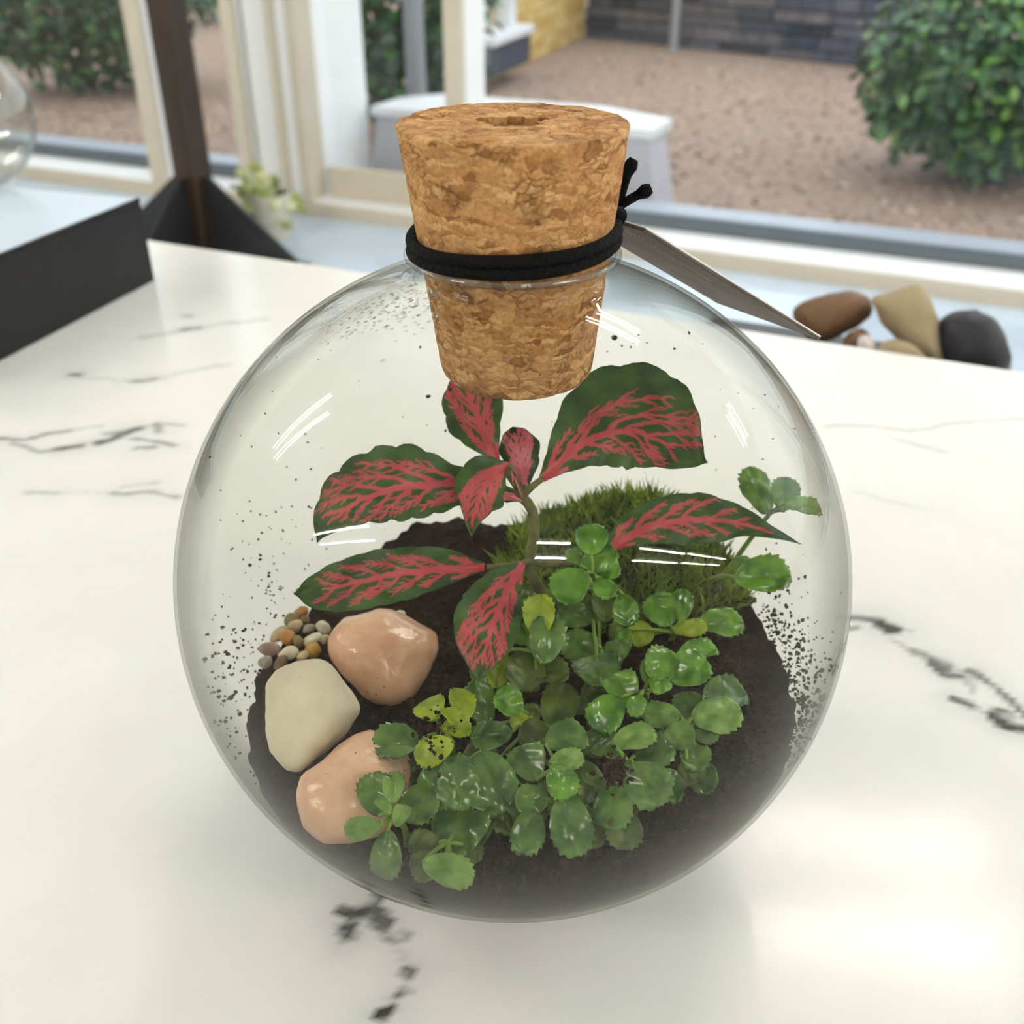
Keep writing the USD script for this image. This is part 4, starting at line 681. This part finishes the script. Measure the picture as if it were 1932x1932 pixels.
# stones on a dark stand just beyond the table
SZ = -0.035; s0 = on_z(1330, 612, SZ); sr = on_z(1908, 702, SZ); st = thing('stone_stand', 'dark stand with river stones just beyond the far table edge', 'stand')
un0, un1 = s0 @ EU, sr @ EU
rb('stand_top', (un0, TABLE_FAR + 0.012, SZ - 0.018), (un1, TABLE_FAR + 0.115, SZ), M['dark_steel'], st, r=0.002)
for a in (un0 + 0.02, un1 - 0.045):
    for b in (TABLE_FAR + 0.022, TABLE_FAR + 0.085): rb('stand_leg', (a, b, FLOOR), (a + 0.025, b + 0.025, SZ - 0.018), M['dark_steel'], st)
def dist_on(x, y, n): return np.linalg.norm(on_n(x, y, n) - CAM)
def rstone(outline, n, front, back, m, lab, seed): c = np.mean(outline, 0); stone_from(outline, dist_on(c[0], c[1], n), front, back, M[m], 'river_stone', lab, seed, soft=10)
rstone([(1492, 585), (1515, 565), (1560, 552), (1610, 546), (1640, 560), (1645, 585), (1620, 612), (1580, 640), (1545, 655), (1520, 640), (1500, 612)], TABLE_FAR + 0.07, 0.022, 0.022, 'river_brown', 'brown oblong river stone at the left of the stones beyond the table', 31)
rstone([(1640, 562), (1660, 556), (1700, 550), (1735, 533), (1752, 556), (1768, 590), (1775, 640), (1782, 690), (1750, 684), (1700, 645), (1665, 605)], TABLE_FAR + 0.062, 0.018, 0.02, 'river_tan', 'tan river stone with a pointed top standing beside the dark one', 32)
rstone([(1770, 610), (1790, 590), (1840, 577), (1880, 592), (1908, 635), (1912, 680), (1900, 712), (1850, 716), (1790, 705), (1768, 660)], TABLE_FAR + 0.062, 0.024, 0.024, 'river_dark', 'round dark grey river stone at the right of the stones', 33)
rstone([(1585, 650), (1595, 625), (1625, 615), (1645, 630), (1645, 665), (1600, 672)], TABLE_FAR + 0.05, 0.012, 0.012, 'river_brown', 'small brown river stone below the oblong one', 34)
rstone([(1617, 645), (1628, 632), (1643, 632), (1652, 648), (1646, 668), (1622, 668)], TABLE_FAR + 0.032, 0.008, 0.008, 'river_white', 'small whitish river stone at the table edge', 35)
rstone([(1642, 665), (1660, 642), (1690, 632), (1725, 645), (1748, 672), (1740, 692), (1650, 685)], TABLE_FAR + 0.036, 0.014, 0.014, 'river_tan', 'low rounded tan river stone in front of the pointed one', 36)

# ------------------------------------------------------------------ outdoors
rb('ground', (-16, WALL + D, FLOOR - 0.1), (16, 30, FLOOR), M['mulch'], kind='structure')
kb = thing('kerb', 'grey kerb strip running along the outside of the window', 'kerb')
rb('kerb_top', (U0, WALL + 0.215, -0.785), (U1, WALL + 0.36, -0.776), M['kerb'], kb, r=0.002)
rb('kerb_face', (U0, WALL + 0.222, FLOOR), (U1, WALL + 0.35, -0.785), M['kerb_face'], kb)
its = {i: [] for i in range(4)}
for k in range(7000):
    n = WALL + 0.42 + RNG.random() ** 1.6 * 7.0; u = RNG.uniform(-6.0, 2.6)
    if (n > 5.9 and u < -3.2) or n > 8.8 or (-2.6 < u < -1.05 and n < 4.6) or (n - 8.9) > (-1.14 - u) * 0.42: continue
    s = RNG.uniform(0.012, 0.045); a = RNG.uniform(0, np.pi); b = trimesh.creation.box(extents=(s, s * RNG.uniform(0.25, 0.6), s * 0.2)); b.apply_transform(trimesh.transformations.euler_matrix(RNG.normal() * 0.35, RNG.normal() * 0.35, a)); its[k % 4].append((np.array(b.vertices) + room(u, n, FLOOR + s * 0.08), b.faces))
mu = thing('mulch_chips', 'loose brown bark mulch covering the garden ground outside', 'mulch', kind='stuff')
for i in range(4): obj('bark_chips', lump(its[i]), M[f'chip{i}'], mu, kind='stuff')
# slate wall: every stone its own part
def slate_wall(p0, p1, h, label):
    t = thing('slate_wall', label, 'wall'); d = unit((p1 - p0) * np.array([1, 1, 0])); nrm = np.array([d[1], -d[0], 0.0]); nrm = nrm if nrm @ (CAM - p0) > 0 else -nrm; L = np.linalg.norm((p1 - p0)[:2]); up = np.array([0, 0, 1.0])
    b = rbox((0, -0.28, 0), (L, -0.02, h), 0.0); b.vertices = frame_pts(b.vertices, p0, d, nrm, up); obj('wall_core', b, M['slate_joint'], t)
    z = 0.0; g = np.random.default_rng(3)
    while z < h - 0.02:
        hh = min(g.uniform(0.07, 0.17), h - z); x = -g.uniform(0, 0.2)
        while x < L:
            w = g.uniform(0.16, 0.52); x0, x1 = max(x, 0), min(x + w, L)
            if x1 - x0 > 0.04:
                q = rbox((x0 + 0.006, -0.06, z + 0.006), (x1 - 0.006, g.uniform(-0.005, 0.03), z + hh - 0.006), 0.008); q.vertices = frame_pts(q.vertices, p0, d, nrm, up); obj('stone', q, M[f'slate{g.integers(6)}'], t)
            x += w
        z += hh
G = lambda x, y: on_z(x, y, FLOOR)
slate_wall(G(1104, 70), G(1775, 143), 1.0, 'dark grey slate stone wall across the back of the garden')
def brick_wall():
    a, b = G(1104, 70), G(955, 140); t = thing('brick_building', 'yellow brick building with a white window beside the slate wall', 'building'); d = unit((b - a) * np.array([1, 1, 0])); nrm = np.array([d[1], -d[0], 0.0]); nrm = nrm if nrm @ (CAM - a) > 0 else -nrm; L = np.linalg.norm((b - a)[:2]); up = np.array([0, 0, 1.0])
    def bx(name, lo, hi, m, r=0.0): q = rbox(lo, hi, r); q.vertices = frame_pts(q.vertices, a, d, nrm, up); return obj(name, q, m, t)
    bx('building_wall', (0, -0.4, 0), (L + 1.0, -0.012, 2.2), M['mortar']); g = np.random.default_rng(8); row = 0; z = 0.0
    while z < 1.2 and row < 16:
        x = -0.11 * (row % 2)
        while x < L + 0.05:
            x0, x1 = max(x, 0), min(x + 0.215, L + 0.05)
            if x1 - x0 > 0.03: bx('brick', (x0, -0.05, z + 0.005), (x1, g.uniform(-0.002, 0.006), z + 0.070), M[f'brick{g.integers(3)}'], 0.004)
            x += 0.225
        z += 0.075; row += 1
    bx('window_plinth', (L + 0.02, -0.05, 0.10), (L + 0.95, 0.20, 0.30), M['plinth_dark'], 0.01); bx('window_sill', (L + 0.0, -0.05, 0.30), (L + 0.95, 0.22, 0.36), M['box_white'], 0.008)
    fr = bx('window_frame', (L + 0.06, -0.03, 0.36), (L + 0.20, 0.10, 2.0), M['box_white'], 0.008); bx('window_frame', (L + 0.75, -0.03, 0.36), (L + 0.9, 0.10, 2.0), M['box_white'], 0.008)
    q = rbox((L + 0.2, 0.01, 0.36), (L + 0.75, 0.02, 2.0)); q.vertices = frame_pts(q.vertices, a, d, nrm, up); obj('pane', q, M['pane'], fr)
brick_wall()
pq = G(1270, 97); obj('downpipe_post', lathe([(0.0, 0.0), (0.05, 0.0), (0.05, 0.02), (0.038, 0.025), (0.038, 2.4), (0.0, 2.4)], 20, pq), M['pole'], None, smooth=40, label='thin grey metal pole in front of the slate wall', cat='pole')
# foliage
def out_leaf(q, a, n, sz, fold=0.25):
    b = np.cross(n, a); xs = np.array([(0, 0), (0.25, 0.22), (0.6, 0.27), (1.0, 0.0), (0.6, -0.27), (0.25, -0.22), (0.5, 0.0)]); V = q + xs[:, :1] * a * sz + xs[:, 1:] * b * sz + (np.abs(xs[:, 1:]) * fold) * n * sz
    F1 = np.array([[0, 6, 1], [1, 6, 2], [2, 6, 3], [3, 6, 4], [4, 6, 5], [5, 6, 0]]); return np.vstack([V, V - n * 0.002]), np.vstack([F1, F1[:, ::-1] + 7])
def bush(name, label, base, radii, cz, count, single, sz, mats, seed, stems=5, group=None, cat='bush'):
    g = np.random.default_rng(seed); t = thing(name, label, cat, group); c = base + np.array([0, 0, cz]); lv = []
    for k in range(count):
        d = unit(g.normal(size=3)); lump_ = 0.78 + 0.5 * (meshkit.fbm(d * 2.3 + seed, 2, seed) - 0.35); rr = g.uniform(0.55, 1.0) ** 0.6 * lump_; q = c + d * np.asarray(radii) * rr
        if q[2] < base[2] + 0.03: q[2] = base[2] + 0.03 + g.random() * 0.1
        n = unit(d + np.array([0, 0, 0.7]) + g.normal(size=3) * 0.5); a = g.normal(size=3) + d * 0.5; a = unit(a - n * (a @ n)); s = sz * g.uniform(0.7, 1.25); lv.append((np.linalg.norm(q - CAM) - (0.6 * ((q - c) @ unit(CAM - c)) if True else 0), out_leaf(q, a, n, s), int(g.integers(len(mats)))))
    lv.sort(key=lambda e: e[0])
    for _, (v, f), k in lv[:single]: obj('leaf', trimesh.Trimesh(v, f, process=False), M[mats[k]], t)
    for k, m in enumerate(mats):
        rest = [x for _, x, kk in lv[single:] if kk == k]
        if rest: obj('inner_leaves', lump(rest), M[m], t, kind='stuff')
    for k in range(stems):
        a = g.uniform(0, 6.28); e = c + np.array([math.cos(a), math.sin(a), 0.2]) * np.asarray(radii) * 0.6; obj('branch', tube(spline([base + np.array([math.cos(a), math.sin(a), 0]) * 0.04, (base + e) / 2 + g.normal(size=3) * 0.03, e], 8), np.linspace(0.014, 0.005, 8), 6), M['bark'], t, smooth=True)
bb = G(1860, 375) + EN * 0.35
bush('garden_bush', 'glossy dark green rounded bush on the mulch at the right', bb, (0.76, 0.66, 0.54), 0.50, 4600, 280, 0.078, ['bush_a', 'bush_b', 'bush_c', 'bush_a', 'bush_d', 'bush_b'], 5, 7)
lb = G(185, 185) + EN * 0.25 - EU * 0.2
bush('garden_bush', 'dark green bush seen through the left window', lb, (0.95, 0.7, 0.62), 0.62, 2600, 220, 0.10, ['bush_a', 'bush_b', 'bush_c', 'bush_c'], 6, 5)
mb = on_n(765, 120, 5.15); mb[2] = FLOOR
bush('garden_bush', 'dark leafy bush seen through the glazed door behind the white box', mb, (0.56, 0.42, 0.85), 0.80, 2000, 180, 0.10, ['bush_a', 'bush_c', 'bush_b', 'bush_c'], 7, 5)
fb = on_n(400, 60, 9.5); fb[2] = FLOOR
bush('garden_bush', 'pale olive bush far behind the wooden post', fb, (0.8, 0.7, 1.3), 1.3, 700, 60, 0.16, ['bush_b', 'bush_d', 'bush_b'], 9, 4)
for x, y, lab in ((8, 60, 'pale slim tree trunk at the far left of the garden'), (52, 75, 'second pale slim trunk just right of the far left one')):
    q = on_n(x, y, 6.6); q[2] = FLOOR; obj('tree_trunk', tube(spline([q - np.array([0, 0, 0.02]), q + np.array([0.02, 0, 1.0]), q + np.array([-0.02, 0.03, 2.6])], 16), np.linspace(0.065, 0.045, 16), 10), M['hedge_wall'], None, smooth=True, label=lab, cat='tree trunk')
q = on_n(782, 90, 4.62); q[2] = FLOOR; obj('garden_pole', lathe([(0.0, 0.0), (0.06, 0.0), (0.05, 0.02), (0.05, 2.5), (0.0, 2.5)], 20, q), M['pole'], None, smooth=40, label='grey pole standing before the bush behind the glazed door', cat='pole')
slate_wall(on_n(-250, 40, 10.5) * np.array([1, 1, 0]) + np.array([0, 0, FLOOR]), on_n(330, 60, 10.5) * np.array([1, 1, 0]) + np.array([0, 0, FLOOR]), 1.5, 'far grey slate wall behind the left window bush')
# white outdoor box
ob = thing('outdoor_box', 'white and grey outdoor storage box standing just outside the glazed door', 'storage box')
def frustum(u0, u1, n0, n1, z0, z1, fl): return trimesh.convex.convex_hull(np.array([room(u, n, z) for z, e in ((z0, fl), (z1, 0.0)) for u in (u0 - e, u1 + e) for n in (n0 - e * 0.4, n1 + e * 0.4)]))
obj('box_body', frustum(-2.44, -1.17, 3.93, 4.16, FLOOR, -0.56, 0.06), M['box_grey'], ob)
lid = [room(u, n, z) for u in (-2.46, -1.15) for n in (3.91, 4.18) for z in (-0.56, -0.525)] + [room(u, n, -0.48) for u in (-2.2, -1.42) for n in (4.0, 4.09)]
obj('box_lid', trimesh.convex.convex_hull(np.array(lid)), M['box_white'], ob)
